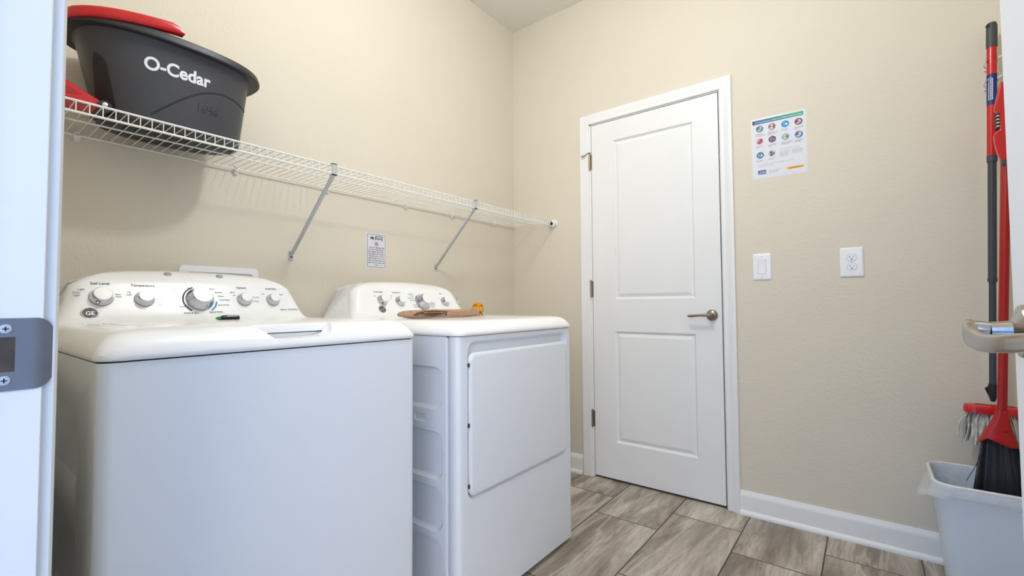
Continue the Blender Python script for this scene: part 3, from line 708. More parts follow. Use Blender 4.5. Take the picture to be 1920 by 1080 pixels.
# ---------------------------------------------------------------- mop bucket
BX, BZ0, BZ1 = 0.163, 1.5075, 1.742
def sup(a, b, cx, cy, z, n=72, e=2.5):
    out = []
    for k in range(n):
        t = 2 * PI * k / n; c, s_ = math.cos(t), math.sin(t)
        out.append(Vector((cx + b * math.copysign(abs(c) ** (2 / e), c), cy + a * math.copysign(abs(s_) ** (2 / e), s_), z)))
    return out
def bdim(h):   # h 0..1 from base to rim: half-length, half-width, centre y
    return 0.176 + 0.040 * h, 0.112 + 0.022 * h, -1.942 - 0.013 * h
def bsurf(y, z, off=0.0):
    h = (z - BZ0) / (BZ1 - BZ0); a, b, cy = bdim(h); u = min(0.999, abs((y - cy) / a))
    return Vector((BX + b * (1 - u ** 2.5) ** (1 / 2.5) + off, y, z))
def bucket():
    k = thing('mop_bucket', 'charcoal plastic spin mop bucket with red carry handle on the wire shelf', 'bucket', (BX, -1.95, BZ0))
    mb = MB(); rings = []
    for h, g in ((0, -0.008), (0.012, 0.0), (0.25, 0), (0.5, 0), (0.75, 0), (0.93, 0), (0.96, 0.004), (1.0, 0.004)):
        a, b, cy = bdim(h); rings.append(sup(a + g, b + g, BX, cy, BZ0 + (BZ1 - BZ0) * h))
    a, b, cy = bdim(1.0)
    rings.append(sup(a - 0.004, b - 0.004, BX, cy, BZ1)); 
    for h in (0.6, 0.05):
        a, b, cy = bdim(h); rings.append(sup(a - 0.005, b - 0.005, BX, cy, BZ0 + (BZ1 - BZ0) * h))
    mb.loft(rings)
    body = obj('bucket_body', mb, BUCK, k)
    a, b, cy = bdim(1.0)
    r = MB(); rr = []
    for g, z in ((0.002, 1.735), (0.030, 1.734), (0.034, 1.737), (0.034, 1.744), (0.029, 1.756), (0.014, 1.761), (-0.004, 1.761), (-0.006, 1.733)):
        rr.append(sup(a + g, b + g * 0.62, BX, cy - 0.001, z))
    rr.append(rr[0]); r.loft(rr, False, False)
    obj('rim', r, BUCKD, k)
    # red handle folded along the front of the rim
    h = MB(); rings = []
    ys = [-2.201 + (-1.962 + 2.201) * i / 16 for i in range(17)]
    for i, y in enumerate(ys):
        u = min(0.995, abs((y - cy) / (a + 0.036))); x = BX + (b + 0.022) * (1 - u ** 2.5) ** (1 / 2.5)
        e = min(1, (16 - i) / 1.6 + 0.12); t = i / 16; z = 1.739 + 0.030 * t; x += 0.008 * (1 - t)
        rings.append([Vector((x + c, y, z + d)) for c, d in rrect(-0.010, 0.0125 * e, 0.0135, 0.0145 * e, 0.008 * e, 3)])
    h.loft(rings); obj('carry_handle', h, RED, k, label='red carry handle folded on the rim')
    # far side of the handle and the wringer basket inside
    wr = MB(); wr.lathe((BX, -2.06, 1.60), Z, [(0.055, 0), (0.082, 0.12), (0.090, 0.14), (0.086, 0.14), (0.078, 0.115), (0.052, 0.004), (0, 0.004)], 28)
    obj('wringer_basket', wr, RED, k)
    # darker arc line, slightly raised, on the front wall
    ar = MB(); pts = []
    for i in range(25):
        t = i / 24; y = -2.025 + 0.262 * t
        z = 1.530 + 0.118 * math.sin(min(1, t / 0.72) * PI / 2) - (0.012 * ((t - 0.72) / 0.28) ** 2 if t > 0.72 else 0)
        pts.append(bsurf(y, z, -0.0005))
    ar.tube(pts, 0.0028, 8); obj('dark_arc', ar, BUCKD, k)
    # lettering
    t = MB(); t.text('O-Cedar', 0.049, (0, 0, 0), Y, Z, fn=lambda p, q: bsurf(-2.046 + p, 1.6515 + q, 0.0009), bold=0.0014, sx=0.89, res=8)
    obj('brand_lettering', t, WHTXT, k, label='white printed lettering', smooth=0)
    n_ = MB()
    def scr(ps): n_.tube([bsurf(-1.914 + p, 1.572 + q * 1.15, 0.0004) for p, q in ps], 0.0008, 5)
    scr([(0, 0), (0.0015, 0.024)])
    scr([(0.020, 0.023), (0.011, 0.012), (0.010, 0.003), (0.015, 0.0), (0.020, 0.004), (0.018, 0.010), (0.011, 0.009)])
    scr([(0.025, 0.021), (0.025, 0.010), (0.037, 0.011)]); scr([(0.035, 0.022), (0.036, 0.0)])
    scr([(0.052, 0.022), (0.044, 0.012), (0.043, 0.003), (0.048, 0.0), (0.053, 0.004), (0.050, 0.010), (0.044, 0.009)])
    obj('handwritten_number', n_, MARKER, k, label='handwritten marker number')
    # dark slot, pivot and red foot pedal at the left end
    s = MB(); rows = []
    for i in range(15):
        t = i / 14; z = 1.674 - 0.160 * t
        e = math.sin(min(1, t / 0.18) * PI / 2)
        yl = -2.140 + 0.022 * t - 0.004 * e; yr = -2.138 + 0.034 * t ** 0.8 + 0.012 * e
        rows.append([bsurf(yl + (yr - yl) * j / 6, z, 0.0010) for j in range(7)])
    s.loft(rows, closed=False); obj('pedal_slot', s, SLOT, k)
    bs = MB(); aa, bb, cy0 = bdim(0.0)
    bs.loft([sup(aa - 0.012, bb - 0.012, BX, cy0, z) for z in (BZ0 - 0.0005, BZ0 + 0.004)])
    for q in (0.045, 0.075): bs.tube([Vector((BX + q * math.cos(2 * PI * i / 32), -1.99 + q * math.sin(2 * PI * i / 32), BZ0 - 0.0006)) for i in range(33)], 0.0012, 5)
    obj('base_plate', bs, BLACK, k)
    p = MB()
    p.prism([(0.155, -2.300, 1.600), (0.155, -2.230, 1.596), (0.155, -2.165, 1.562), (0.155, -2.128, 1.545), (0.155, -2.118, 1.523), (0.155, -2.160, 1.522), (0.155, -2.235, 1.536), (0.155, -2.300, 1.548)], (0.085, 0, 0))
    pd = obj('foot_pedal', p, RED, k, bev=0.005, seg=2, label='red foot pedal')
    rbm = MB(); rbm.prism([(0.241, -2.290, 1.566), (0.241, -2.2, 1.566), (0.241, -2.165, 1.545), (0.241, -2.2, 1.540)], (-0.003, 0, 0)); obj('pedal_recess', rbm, REDD, pd)
    pv = MB(); pv.tube([(0.150, -2.118, 1.528), (0.246, -2.118, 1.528)], 0.016, 20); pvo = obj('pedal_pivot', pv, BLACK, k)
    sc = MB(); sc.lathe((0.246, -2.118, 1.532), X, [(0.006, 0), (0.006, 0.002), (0.003, 0.003), (0, 0.003)], 16); obj('pivot_screw', sc, SCREW, pvo)
    # underside gear housing seen between the wires
    return k
bucket()

# ---------------------------------------------------------------- things on the appliances
def towel():
    t = thing('folded_towel', 'tan terry towel folded flat on the dryer top beside a gold bow', 'towel', (0.47, -1.13, 0.941))
    z0 = 0.943; x0, x1 = 0.445, 0.535
    def sheet(prof, th, name, bv=0.0015):
        # prof: (y, z) centre line of a folded layer seen from the front
        n = len(prof); up = []; dn = []
        for i, (y, z) in enumerate(prof):
            a = prof[max(0, i - 1)]; b = prof[min(n - 1, i + 1)]; d = Vector((b[0] - a[0], b[1] - a[1])).normalized(); q = Vector((-d.y, d.x))
            k = th / 2
            up.append((y + q.x * k, z + q.y * k)); dn.append((y - q.x * k, z - q.y * k))
        loop = up + dn[::-1]; mb = MB(); rings = []
        for j, (x, sh) in enumerate(((x0, 0.85), (x0 + 0.012, 0.97), (x0 + 0.045, 1.0), (x1 - 0.03, 1.0), (x1 - 0.008, 0.99), (x1, 0.90))):
            cz = sum(p[1] for p in loop) / len(loop)
            rings.append([Vector((x + 0.004 * math.sin(40 * y), y + 0.003 * math.sin(j * 2.1), cz + (z - cz) * sh + 0.0012 * math.sin(23 * y + j))) for y, z in loop])
        mb.loft(rings)
        return obj(name, mb, TOWEL, t, bev=bv, seg=3, smooth=70)
    sheet([(-1.125, z0 + 0.0032), (-1.21, z0 + 0.0030), (-1.285, z0 + 0.0034), (-1.300, z0 + 0.006), (-1.304, z0 + 0.011), (-1.300, z0 + 0.0165), (-1.286, z0 + 0.0225), (-1.255, z0 + 0.0268), (-1.19, z0 + 0.0285), (-1.15, z0 + 0.0270), (-1.118, z0 + 0.0262)], 0.0056, 'towel_fold')
    sheet([(-1.280, z0 + 0.0090), (-1.21, z0 + 0.0088), (-1.155, z0 + 0.0092), (-1.143, z0 + 0.0108), (-1.140, z0 + 0.0140), (-1.144, z0 + 0.0175), (-1.158, z0 + 0.0200), (-1.20, z0 + 0.0202), (-1.255, z0 + 0.0190)], 0.0042, 'towel_fold')
    obj('towel_fold', MB().box(0.452, 0.520, -1.290, -1.12, z0 + 0.003, z0 + 0.0265), TOWEL, t, bev=0.003)
    sheet([(-1.131, z0 + 0.0150), (-1.126, z0 + 0.0150), (-1.09, z0 + 0.0150), (-1.03, z0 + 0.0152), (-0.97, z0 + 0.0165), (-0.955, z0 + 0.0160), (-0.944, z0 + 0.0150)], 0.0295, 'terry_end', 0.009)
    return t
towel()
def bow():
    g = thing('gold_bow', 'shiny gold ribbon bow on the dryer top at the right end of the folded towel', 'bow', (0.48, -0.905, 0.941))
    c = Vector((0.49, -0.905, 0.971)); rnd = random.Random(3)
    lp = MB()
    for k in range(30):
        th = rnd.uniform(0, 2 * PI); ph = math.acos(rnd.uniform(-0.65, 1)); d = Vector((math.sin(ph) * math.cos(th), math.sin(ph) * math.sin(th), math.cos(ph)))
        u, w = quad_frame(d); tw = rnd.uniform(0, PI); side = u * math.cos(tw) + w * math.sin(tw); oth = d.cross(side)
        L = rnd.uniform(0.025, 0.031); pts = []
        for i in range(9):
            a = PI * i / 8; pts.append(c + d * L * math.sin(a) + oth * 0.011 * math.cos(a))
        lp.strip(pts, 0.013, 0.0008, side)
    obj('ribbon_loops', lp, GOLD, g)
    kn = MB(); kn.lathe(c - Z * 0.008, Z, [(0, 0), (0.010, 0.003), (0.012, 0.009), (0.008, 0.015), (0, 0.016)], 14); obj('knot', kn, GOLD, g)
    tl = MB(); tl.strip([c - Z * 0.006, c + Vector((0.008, 0.010, -0.018)), c + Vector((0.012, 0.018, -0.0275)), c + Vector((0.018, 0.036, -0.0283))], 0.009, 0.0007, X)
    tl.strip([c - Z * 0.006, c + Vector((0.012, -0.010, -0.018)), c + Vector((0.024, -0.016, -0.0275)), c + Vector((0.034, -0.022, -0.0283))], 0.009, 0.0007, Y); obj('ribbon_tails', tl, GOLD, g)
    return g
bow()
def pen():
    r_ = 0.0086; z = 0.9476 + r_; x = 0.295; yc = -1.828
    p = thing('marker_pen', 'stubby black marker with green tip lying at the foot of the washer control panel', 'marker', (x, yc, z - r_))
    b = MB(); b.lathe((x, yc - 0.022, z), Y, [(0, 0), (0.0055, 0.0), (0.0078, 0.004), (r_, 0.012), (r_, 0.046), (0.0072, 0.051), (0, 0.0515)], 20); obj('barrel', b, BLACK, p)
    c = MB(); c.lathe((x, yc - 0.022, z), -Y, [(0.0056, 0), (0.0052, 0.005), (0.002, 0.013), (0, 0.0135)], 16); obj('tip', c, GREENP, p, label='green tip')
    l = MB(); l.strip([(x + 0.0070, yc - 0.006, z + 0.0056), (x + 0.0070, yc + 0.024, z + 0.0056)], 0.002, 0.0006, Vector((-0.6, 0, 0.8))); obj('barrel_stripe', l, WHTXT, p)
    return p
pen()

# ---------------------------------------------------------------- wall fittings
def outlet_box():
    o = thing('washer_outlet_box', 'white plastic supply box trim on the wall behind the washer', 'outlet box', (0.0, -1.745, 1.03))
    y0, y1, z0, z1 = -1.873, -1.617, 0.955, 1.134
    f = MB(); ro = rrect((y0 + y1) / 2, (z0 + z1) / 2, (y1 - y0) / 2, (z1 - z0) / 2, 0.016, 5); ri = rrect((y0 + y1) / 2, (z0 + z1) / 2, (y1 - y0) / 2 - 0.022, (z1 - z0) / 2 - 0.022, 0.008, 5)
    R = [[Vector((x, a, b)) for a, b in r] for r, x in ((ro, 0.0), (ro, 0.006), (ri, 0.009), (ri, 0.001))]
    f.loft(R, False, False); obj('frame', f, PLATE, o)
    b = MB(); b.prism([Vector((0.0005, a, c)) for a, c in ri], (0.002, 0, 0)); obj('back_plate', b, PLATE, o)
    for y in (-1.81, -1.69):
        v = MB(); v.tube([(0.003, y, 1.06), (0.02, y, 1.06), (0.02, y, 1.02)], 0.008, 12); obj('valve', v, ANTIQ, o)
    return o
outlet_box()
def notice():
    n = thing('laundry_notice', 'small white printed notice with black border on the left wall above the dryer', 'notice', (0.0, -1.081, 1.25))
    y0, y1, z0, z1 = -1.138, -1.024, 1.166, 1.334; yc = (y0 + y1) / 2
    obj('sheet', MB().box(0.0, 0.0008, y0, y1, z0, z1), PAPER, n)
    b = MB(); g, w = 0.006, 0.0016
    for a, c, d, e in ((y0 + g, y1 - g, z1 - g - w, z1 - g), (y0 + g, y1 - g, z0 + g, z0 + g + w), (y0 + g, y0 + g + w, z0 + g, z1 - g), (y1 - g - w, y1 - g, z0 + g, z1 - g)): b.box(0.0008, 0.0011, a, c, d, e)
    obj('border', b, INKB, n)
    t = MB(); x = 0.0012
    t.text('My', 0.018, (x, yc - 0.033, 1.304), Y, Z, 'LEFT', bold=0.0007); 
    t.box(x - 0.0002, x, yc - 0.006, yc + 0.034, 1.3175, 1.3205); t.box(x - 0.0002, x, yc + 0.030, yc + 0.034, 1.299, 1.3205); t.box(x - 0.0002, x, yc - 0.006, yc - 0.002, 1.302, 1.3205)
    for q in range(5): t.box(x - 0.0002, x, yc + 0.001 + q * 0.0056, yc + 0.0035 + q * 0.0056, 1.3035, 1.3135 - 0.002 * (q % 2))
    t.box(x - 0.0002, x, yc + 0.001, yc + 0.028, 1.3075, 1.3092)
    obj('heading', t, INKB, n)
    m_ = MB(); c = Vector((x, yc, 1.283))
    m_.tube([c + Y * 0.0095 * math.cos(2 * PI * i / 20) + Z * 0.0095 * math.sin(2 * PI * i / 20) for i in range(21)], 0.0012, 5); m_.disc(c + Y * 0, Y, Z, 0.006, 0.006, 14)
    obj('round_mark', m_, [mat('dusty_pink_print', (176, 132, 126), 0.6)], n)
    L = MB(); rnd = random.Random(11)
    # illegible small capitals: letter-sized strokes line by line
    for i, wd in enumerate((0.082, 0.084, 0.088, 0.090, 0.082, 0.092, 0.090, 0.090, 0.022)):
        z = 1.2625 - i * 0.0103; y = yc - wd / 2
        while y < yc + wd / 2 - 0.002:
            k = rnd.choice((3, 4, 5, 6, 7)); 
            for j in range(k):
                if y > yc + wd / 2: break
                hgt = 0.0052
                L.box(x - 0.0002, x, y, y + 0.0008, z, z + hgt)
                if rnd.random() < 0.6: L.box(x - 0.0002, x, y, y + 0.0022, z + rnd.choice((0, hgt / 2, hgt - 0.0009)), z + rnd.choice((0, hgt / 2, hgt - 0.0009)) + 0.0009)
                if rnd.random() < 0.5: L.box(x - 0.0002, x, y + 0.0018, y + 0.0025, z, z + hgt)
                y += 0.0034
            y += 0.0026
    obj('small_print', L, INKB, n, smooth=0)
    return n
notice()
def poster():
    p = thing('health_poster', 'health advice poster with rows of round pictures right of the far door', 'poster', (1.537, 0, 1.716))
    x0, x1, z0, z1 = 1.432, 1.645, 1.577, 1.856; W_, H_ = x1 - x0, z1 - z0
    obj('laminate', MB().box(x0 - 0.005, x1 + 0.005, -0.0006, 0.0, z0 - 0.005, z1 + 0.005), LAMIN, p)
    obj('sheet', MB().box(x0, x1, -0.0010, -0.0006, z0, z1), PAPER, p)
    yy = -0.0012
    def P(u, v, d=0.0): return Vector((x0 + u * W_, yy - d, z0 + v * H_))
    h = MB(); h.rect(P(0.515, 0.955), X, Z, 0.91 * W_, 0.068 * H_); hd = obj('heading_band', h, GRAD, p)
    h2 = MB(); h2.rect(P(0.030, 0.955), X, Z, 0.05 * W_, 0.068 * H_); obj('heading_tab', h2, INK, p)
    t = MB(); t.text('10 things you can do to manage your COVID-19 symptoms at home', 0.0066, P(0.08, 0.944, 0.0003), X, Z, 'LEFT', bold=0.00012)
    obj('heading_text', t, WHTXT, hd)
    pc = [(0.145, 0.838), (0.385, 0.838), (0.635, 0.835), (0.88, 0.830), (0.145, 0.625), (0.385, 0.625), (0.635, 0.622), (0.88, 0.620), (0.145, 0.388), (0.375, 0.388)]
    cols = [((24, 128, 140), (226, 176, 140), (120, 190, 180)), ((150, 116, 128), (226, 190, 190), (90, 60, 90)), ((24, 130, 190), (70, 170, 220), (220, 240, 250)), ((96, 70, 86), (200, 160, 176), (220, 205, 220)),
            ((232, 160, 168), (150, 60, 80), (70, 90, 140)), ((50, 90, 130), (200, 70, 90), (130, 150, 190)), ((120, 170, 200), (236, 196, 96), (60, 110, 150)), ((20, 110, 170), (230, 190, 160), (150, 210, 240)), ((30, 128, 150), (110, 130, 190), (230, 230, 240)), ((200, 200, 206), (90, 90, 100), (50, 50, 58))]
    caps = [3, 4, 4, 3, 2, 4, 4, 3, 2, 2]
    for i, ((u, v), cc) in enumerate(zip(pc, cols)):
        m_ = MB(); c = P(u, v); r = 0.0155
        m_.disc(c, X, Z, r, r, 24); m_.mi = 1
        k = i * 1.7
        m_.disc(c + X * r * 0.30 * math.cos(k) + Z * r * 0.35 - Y * 0.0002, X, Z, r * 0.36, r * 0.40, 14)
        m_.disc(c - X * r * 0.15 - Z * r * 0.42 - Y * 0.00035, X, Z, r * 0.5, r * 0.30, 14); m_.mi = 2
        m_.disc(c + X * r * 0.40 - Z * r * 0.05 * (i % 3) - Y * 0.00042, X, Z, r * 0.24, r * 0.30, 12)
        m_.disc(c - X * r * 0.48 * math.sin(k) + Z * r * 0.1 - Y * 0.0005, X, Z, r * 0.16, r * 0.22, 12)
        obj('round_picture', m_, [mat('picture_ink_%d_%d' % (i, j), q, 0.55, var=0.05) for j, q in enumerate(cc)], p, smooth=0)
    tt = MB(); rnd = random.Random(5)
    def lines(u, v, n, wd, sz=0.0046):
        # letter-like strokes for print too small to read
        for j in range(n):
            x = 0.0; end = wd * rnd.uniform(0.75, 1.0)
            while x < end:
                w = rnd.uniform(0.004, 0.010); tt.rect(P(u, v, 0.0002) + X * (x + w / 2) - Z * j * sz, X, Z, w, 0.0016); x += w + 0.0018
    words = ['Stay home from|work and school.|Stay away from others.', 'Monitor your|symptoms carefully. If|they get worse, call|your doctor.', 'Get rest and|stay hydrated.', 'If you have a medical|appointment, call|ahead.', 'For emergencies,|call 911.', 'Cover your cough|and sneezes with|a tissue.', 'Wash your hands often|with soap and water|for 20 seconds.', 'Stay in a specific|room away from|other people.', 'Avoid sharing|personal items.', 'Clean all surfaces|touched often.']
    for (u, v), tw in zip(pc, words):
        cp = MB()
        for j, q in enumerate(tw.split('|')): cp.text(q, 0.0046, P(u - 0.078, v - 0.088, 0.0002) - Z * j * 0.0047, X, Z, 'LEFT')
        obj('caption', cp, INK, p, smooth=0)
    for args in ((0.52, 0.43, 1, 0.085), (0.52, 0.395, 6, 0.038), (0.75, 0.395, 5, 0.038), (0.10, 0.225, 1, 0.175), (0.10, 0.195, 1, 0.06), (0.31, 0.105, 3, 0.045)):
        tt = MB(); lines(*args); obj('small_print', tt, GREYINK, p, smooth=0)
    lb = MB(); lb.rect(P(0.175, 0.095), X, Z, 0.16 * W_, 0.068 * H_); lbo = obj('logo_box', lb, [mat('logo_blue', (18, 70, 150), 0.5)], p, label='blue agency logo box')
    lt = MB(); lt.text('CDC', 0.0125, P(0.198, 0.078, 0.0003), X, Z, 'CENTER', bold=0.0003)
    for a in (-0.5, 0, 0.5, 1.0): lt.strip([P(0.108, 0.07, 0.0003), P(0.108, 0.07, 0.0003) + X * 0.011 * math.cos(a + 0.3) + Z * 0.011 * math.sin(a + 0.3)], 0.0006, 0.0002, Vector((-math.sin(a + 0.3), 0, math.cos(a + 0.3))))
    obj('logo_lettering', lt, WHTXT, lbo)
    fb = MB(); fb.rect(P(0.80, 0.098), X, Z, 0.31 * W_, 0.042 * H_); fbo = obj('footer_band', fb, [mat('footer_orange', (244, 172, 70), 0.5)], p, label='orange web address band')
    ft = MB(); ft.text('cdc.gov/coronavirus', 0.0062, P(0.80, 0.091, 0.0003), X, Z, 'CENTER', bold=0.0001); obj('footer_text', ft, INKB, fbo)
    return p
poster()
def plate_mesh(x0, x1, z0, z1):
    f = MB(); rings = []
    for ins, y in ((0, 0), (0, -0.003), (0.003, -0.006), (0.007, -0.0065)):
        rings.append([Vector((a, y, b)) for a, b in rrect((x0 + x1) / 2, (z0 + z1) / 2, (x1 - x0) / 2 - ins, (z1 - z0) / 2 - ins, 0.004, 3)])
    f.loft(rings); return f
def switch():
    x0, x1, z0, z1 = 1.421, 1.497, 1.098, 1.221; xc, zc = (x0 + x1) / 2, (z0 + z1) / 2
    s = thing('light_switch', 'white rocker light switch on the wall right of the far door, below the poster', 'light switch', (xc, 0, zc))
    pl = obj('cover_plate', plate_mesh(x0, x1, z0, z1), PLATE, s)
    cut(pl, [MB().box(xc - 0.0175, xc + 0.0175, -0.02, -0.003, zc - 0.034, zc + 0.034)])
    r = MB(); r.loft([[Vector((xc - 0.0163, -0.003, zc - 0.0328)), Vector((xc - 0.0163, -0.003, zc + 0.0328)), Vector((xc - 0.0163, -0.0105, zc + 0.0328)), Vector((xc - 0.0163, -0.0062, zc)), Vector((xc - 0.0163, -0.0075, zc - 0.0328))],
                      [Vector((xc + 0.0163, -0.003, zc - 0.0328)), Vector((xc + 0.0163, -0.003, zc + 0.0328)), Vector((xc + 0.0163, -0.0105, zc + 0.0328)), Vector((xc + 0.0163, -0.0062, zc)), Vector((xc + 0.0163, -0.0075, zc - 0.0328))]])
    obj('rocker', r, PLATE, s, bev=0.0008, smooth=20)
    for k in (-1, 1):
        q = MB(); q.lathe((xc, -0.0064, zc + k * 0.0485), -Y, [(0.003, 0), (0.0026, 0.0012), (0, 0.0014)], 12); obj('screw', q, SCREW, s)
switch()
def outlet():
    x0, x1, z0, z1 = 1.756, 1.836, 1.099, 1.223; xc, zc = (x0 + x1) / 2, (z0 + z1) / 2
    s = thing('power_outlet', 'white duplex power outlet on the back wall left of the mop', 'power outlet', (xc, 0, zc))
    obj('cover_plate', plate_mesh(x0, x1, z0, z1), PLATE, s)
    for k in (-1, 1):
        c = zc + k * 0.0195; r = MB()
        ol = [(a, min(max(b, c - 0.0135), c + 0.0135)) for a, b in [(xc + 0.0165 * math.cos(2 * PI * i / 28), c + 0.0165 * math.sin(2 * PI * i / 28)) for i in range(28)]]
        r.prism([Vector((a, -0.0063, b)) for a, b in ol], (0, -0.0022, 0)); o = obj('receptacle', r, PLATE, s, bev=0.0006)
        g = MB(); g.prism([Vector((xc + (a - xc) * 1.07, -0.0062, c + (b - c) * 1.07)) for a, b in ol], (0, -0.0008, 0)); obj('receptacle_seam', g, GREYINK, o)
        h = MB(); h.box(xc - 0.0072, xc - 0.0054, -0.0088, -0.0084, c - 0.001, c + 0.0075); h.box(xc + 0.0054, xc + 0.0070, -0.0088, -0.0084, c, c + 0.0070)
        h.disc((xc, -0.0087, c - 0.0068), X, Z, 0.0027, 0.0027, 12); obj('slots', h, SLOT, o, smooth=0)
    q = MB(); q.lathe((xc, -0.0064, zc), -Y, [(0.003, 0), (0.0026, 0.0012), (0, 0.0014)], 12); obj('screw', q, SCREW, s)
outlet()

# ---------------------------------------------------------------- mop, broom, clips and dustpan
MP0, MP1 = Vector((2.186, -0.075, 0.640)), Vector((2.2265, -0.058, 2.005))
def mp(z): t = (z - MP0.z) / (MP1.z - MP0.z); return MP0 + (MP1 - MP0) * t
def tool_clip(z, name, label):
    c = mp(z); k = thing(name, label, 'tool clip', (c.x, 0, z), 'spring clips holding the mop pole')
    b = MB(); b.box(c.x - 0.0125, c.x + 0.0125, -0.009, 0.0, z - 0.012, z + 0.012); obj('back_plate', b, CLIPM, k, bev=0.002)
    for s in (-1, 1):
        q = MB(); q.strip([(c.x + s * 0.010, -0.007, z), (c.x + s * 0.0165, -0.030, z + 0.001), (c.x + s * 0.0170, -0.058, z + 0.002), (c.x + s * 0.0145, -0.076, z + 0.003), (c.x + s * 0.0215, -0.088, z + 0.004)], 0.0055, 0.0022, Z)
        obj('prong', q, CLIPM, k)
    return k
def mop():
    m_ = thing('string_mop', 'string mop with charcoal and red pole, hanging head down against the back wall', 'mop', (2.186, -0.07, 0.5))
    p = MB(); p.tube([mp(0.665), mp(1.065)], 0.0098, 20); obj('pole_tube', p, GREYPOLE, m_)
    p = MB(); p.tube([mp(1.062), mp(1.075), mp(1.0755), mp(1.50)], [0.0130, 0.0130, 0.0118, 0.0118], 20); obj('pole_sleeve', p, GREYPOLE, m_)
    p = MB(); p.tube([mp(1.492), mp(1.515)], 0.0142, 20); obj('collar', p, GREYGRIP, m_)
    p = MB(); p.tube([mp(1.515), mp(1.925)], 0.0136, 24); sl = obj('red_sleeve', p, RED, m_)
    l = MB(); l.tube([mp(1.697), mp(1.809)], 0.01385, 24, caps=False); lb = obj('label_wrap', l, NAVY, sl, label='navy paper label')
    t = MB(); d = (MP1 - MP0).normalized(); c = mp(1.753)
    vd = Vector((-0.20, -1.0, 0)).normalized()
    for off, s in ((-0.35, 'Microfiber mop'), (0.10, 'Easy wring'), (0.5, 'Deep clean')):
        if s == 'Microfiber mop': s = 'MOP HANDLE'
        pass
    rn = random.Random(2)
    for row, off in ((0, -0.55), (1, -0.15), (2, 0.15)):
        z = 1.715
        while z < 1.793:
            w = rn.uniform(0.003, 0.007); q = mp(z); ang = math.atan2(-1.0, -0.20) + off * 1.0
            pts = [q + (Vector((math.cos(ang + e), math.sin(ang + e), 0))) * 0.0141 for e in (-0.09, 0.09)]
            t.face([t.bm.verts.new(v) for v in (pts[0], pts[1], pts[1] + d * w, pts[0] + d * w)]); z += w + 0.0016
    obj('label_print', t, WHTXT, lb, smooth=0)
    g = MB(); g.tube([mp(1.908), mp(1.911), mp(1.985), mp(1.998)], [0.0148, 0.0150, 0.0150, 0.0120], 24); gr = obj('hanging_grip', g, GREYGRIP, m_)
    ho = MB(); c = mp(1.988); ho.lathe(c + Vector((-0.012, -0.0095, 0)), Vector((-0.75, -0.6, 0.35)), [(0.0062, 0), (0.0062, 0.0015), (0, 0.0015)], 16); obj('hang_hole', ho, SLOT, gr)
    s = MB(); s.tube([mp(0.638), mp(0.655), mp(0.685), mp(0.70)], [0.006, 0.0105, 0.0125, 0.0115], 16); s.prism([mp(0.676) + Vector((-0.020, 0, 0.006)), mp(0.69) + Vector((-0.011, 0, 0)), mp(0.655) + Vector((-0.010, 0, 0))], (0, 0.008, 0)); obj('swivel_socket', s, BLACK, m_)
    # head frame: rounded flat triangle-like plate with a slot
    h = MB(); o_ = rrect(2.188, -0.082, 0.080, 0.036, 0.030, 6); i_ = rrect(2.190, -0.082, 0.052, 0.009, 0.008, 6)
    R = [[Vector((a, b, z)) for a, b in r] for r, z in ((o_, 0.598), (o_, 0.612), ([(2.188 + (a - 2.188) * 0.95, -0.082 + (b + 0.082) * 0.88) for a, b in o_], 0.622), (i_, 0.626), (i_, 0.606))]
    h.loft(R, True, True); obj('head_frame', h, RED, m_)
    y = MB(); rn = random.Random(4)
    for k in range(190):
        a = rn.uniform(0, 2 * PI); q = rn.uniform(0.45, 1.0)
        sx = 2.188 + 0.074 * q * math.cos(a); sy = -0.082 + 0.031 * q * math.sin(a)
        L = rn.uniform(0.085, 0.118); fl = rn.uniform(0.25, 0.50) * q
        dx = math.cos(a) * fl * L * 0.65; dy = math.sin(a) * fl * L * 0.45
        z0 = 0.600; pts = []
        for i in range(5):
            t = i / 4; pts.append((sx + dx * t ** 0.8 + 0.003 * math.sin(6 * t + k), max(min(sy + dy * t, -0.032), -0.145) + 0.002 * math.cos(5 * t + k), z0 - L * (t ** 1.15)))
        y.tube(pts, [0.0026, 0.0032, 0.0033, 0.0032, 0.0022], 5)
    obj('mop_yarn', y, YARN, m_, stuff=True)
mop()
tool_clip(1.858, 'tool_clip', 'pale spring clip on the wall gripping the mop pole just above its navy label')
tool_clip(1.786, 'tool_clip', 'pale spring clip on the wall behind the navy label of the mop pole')

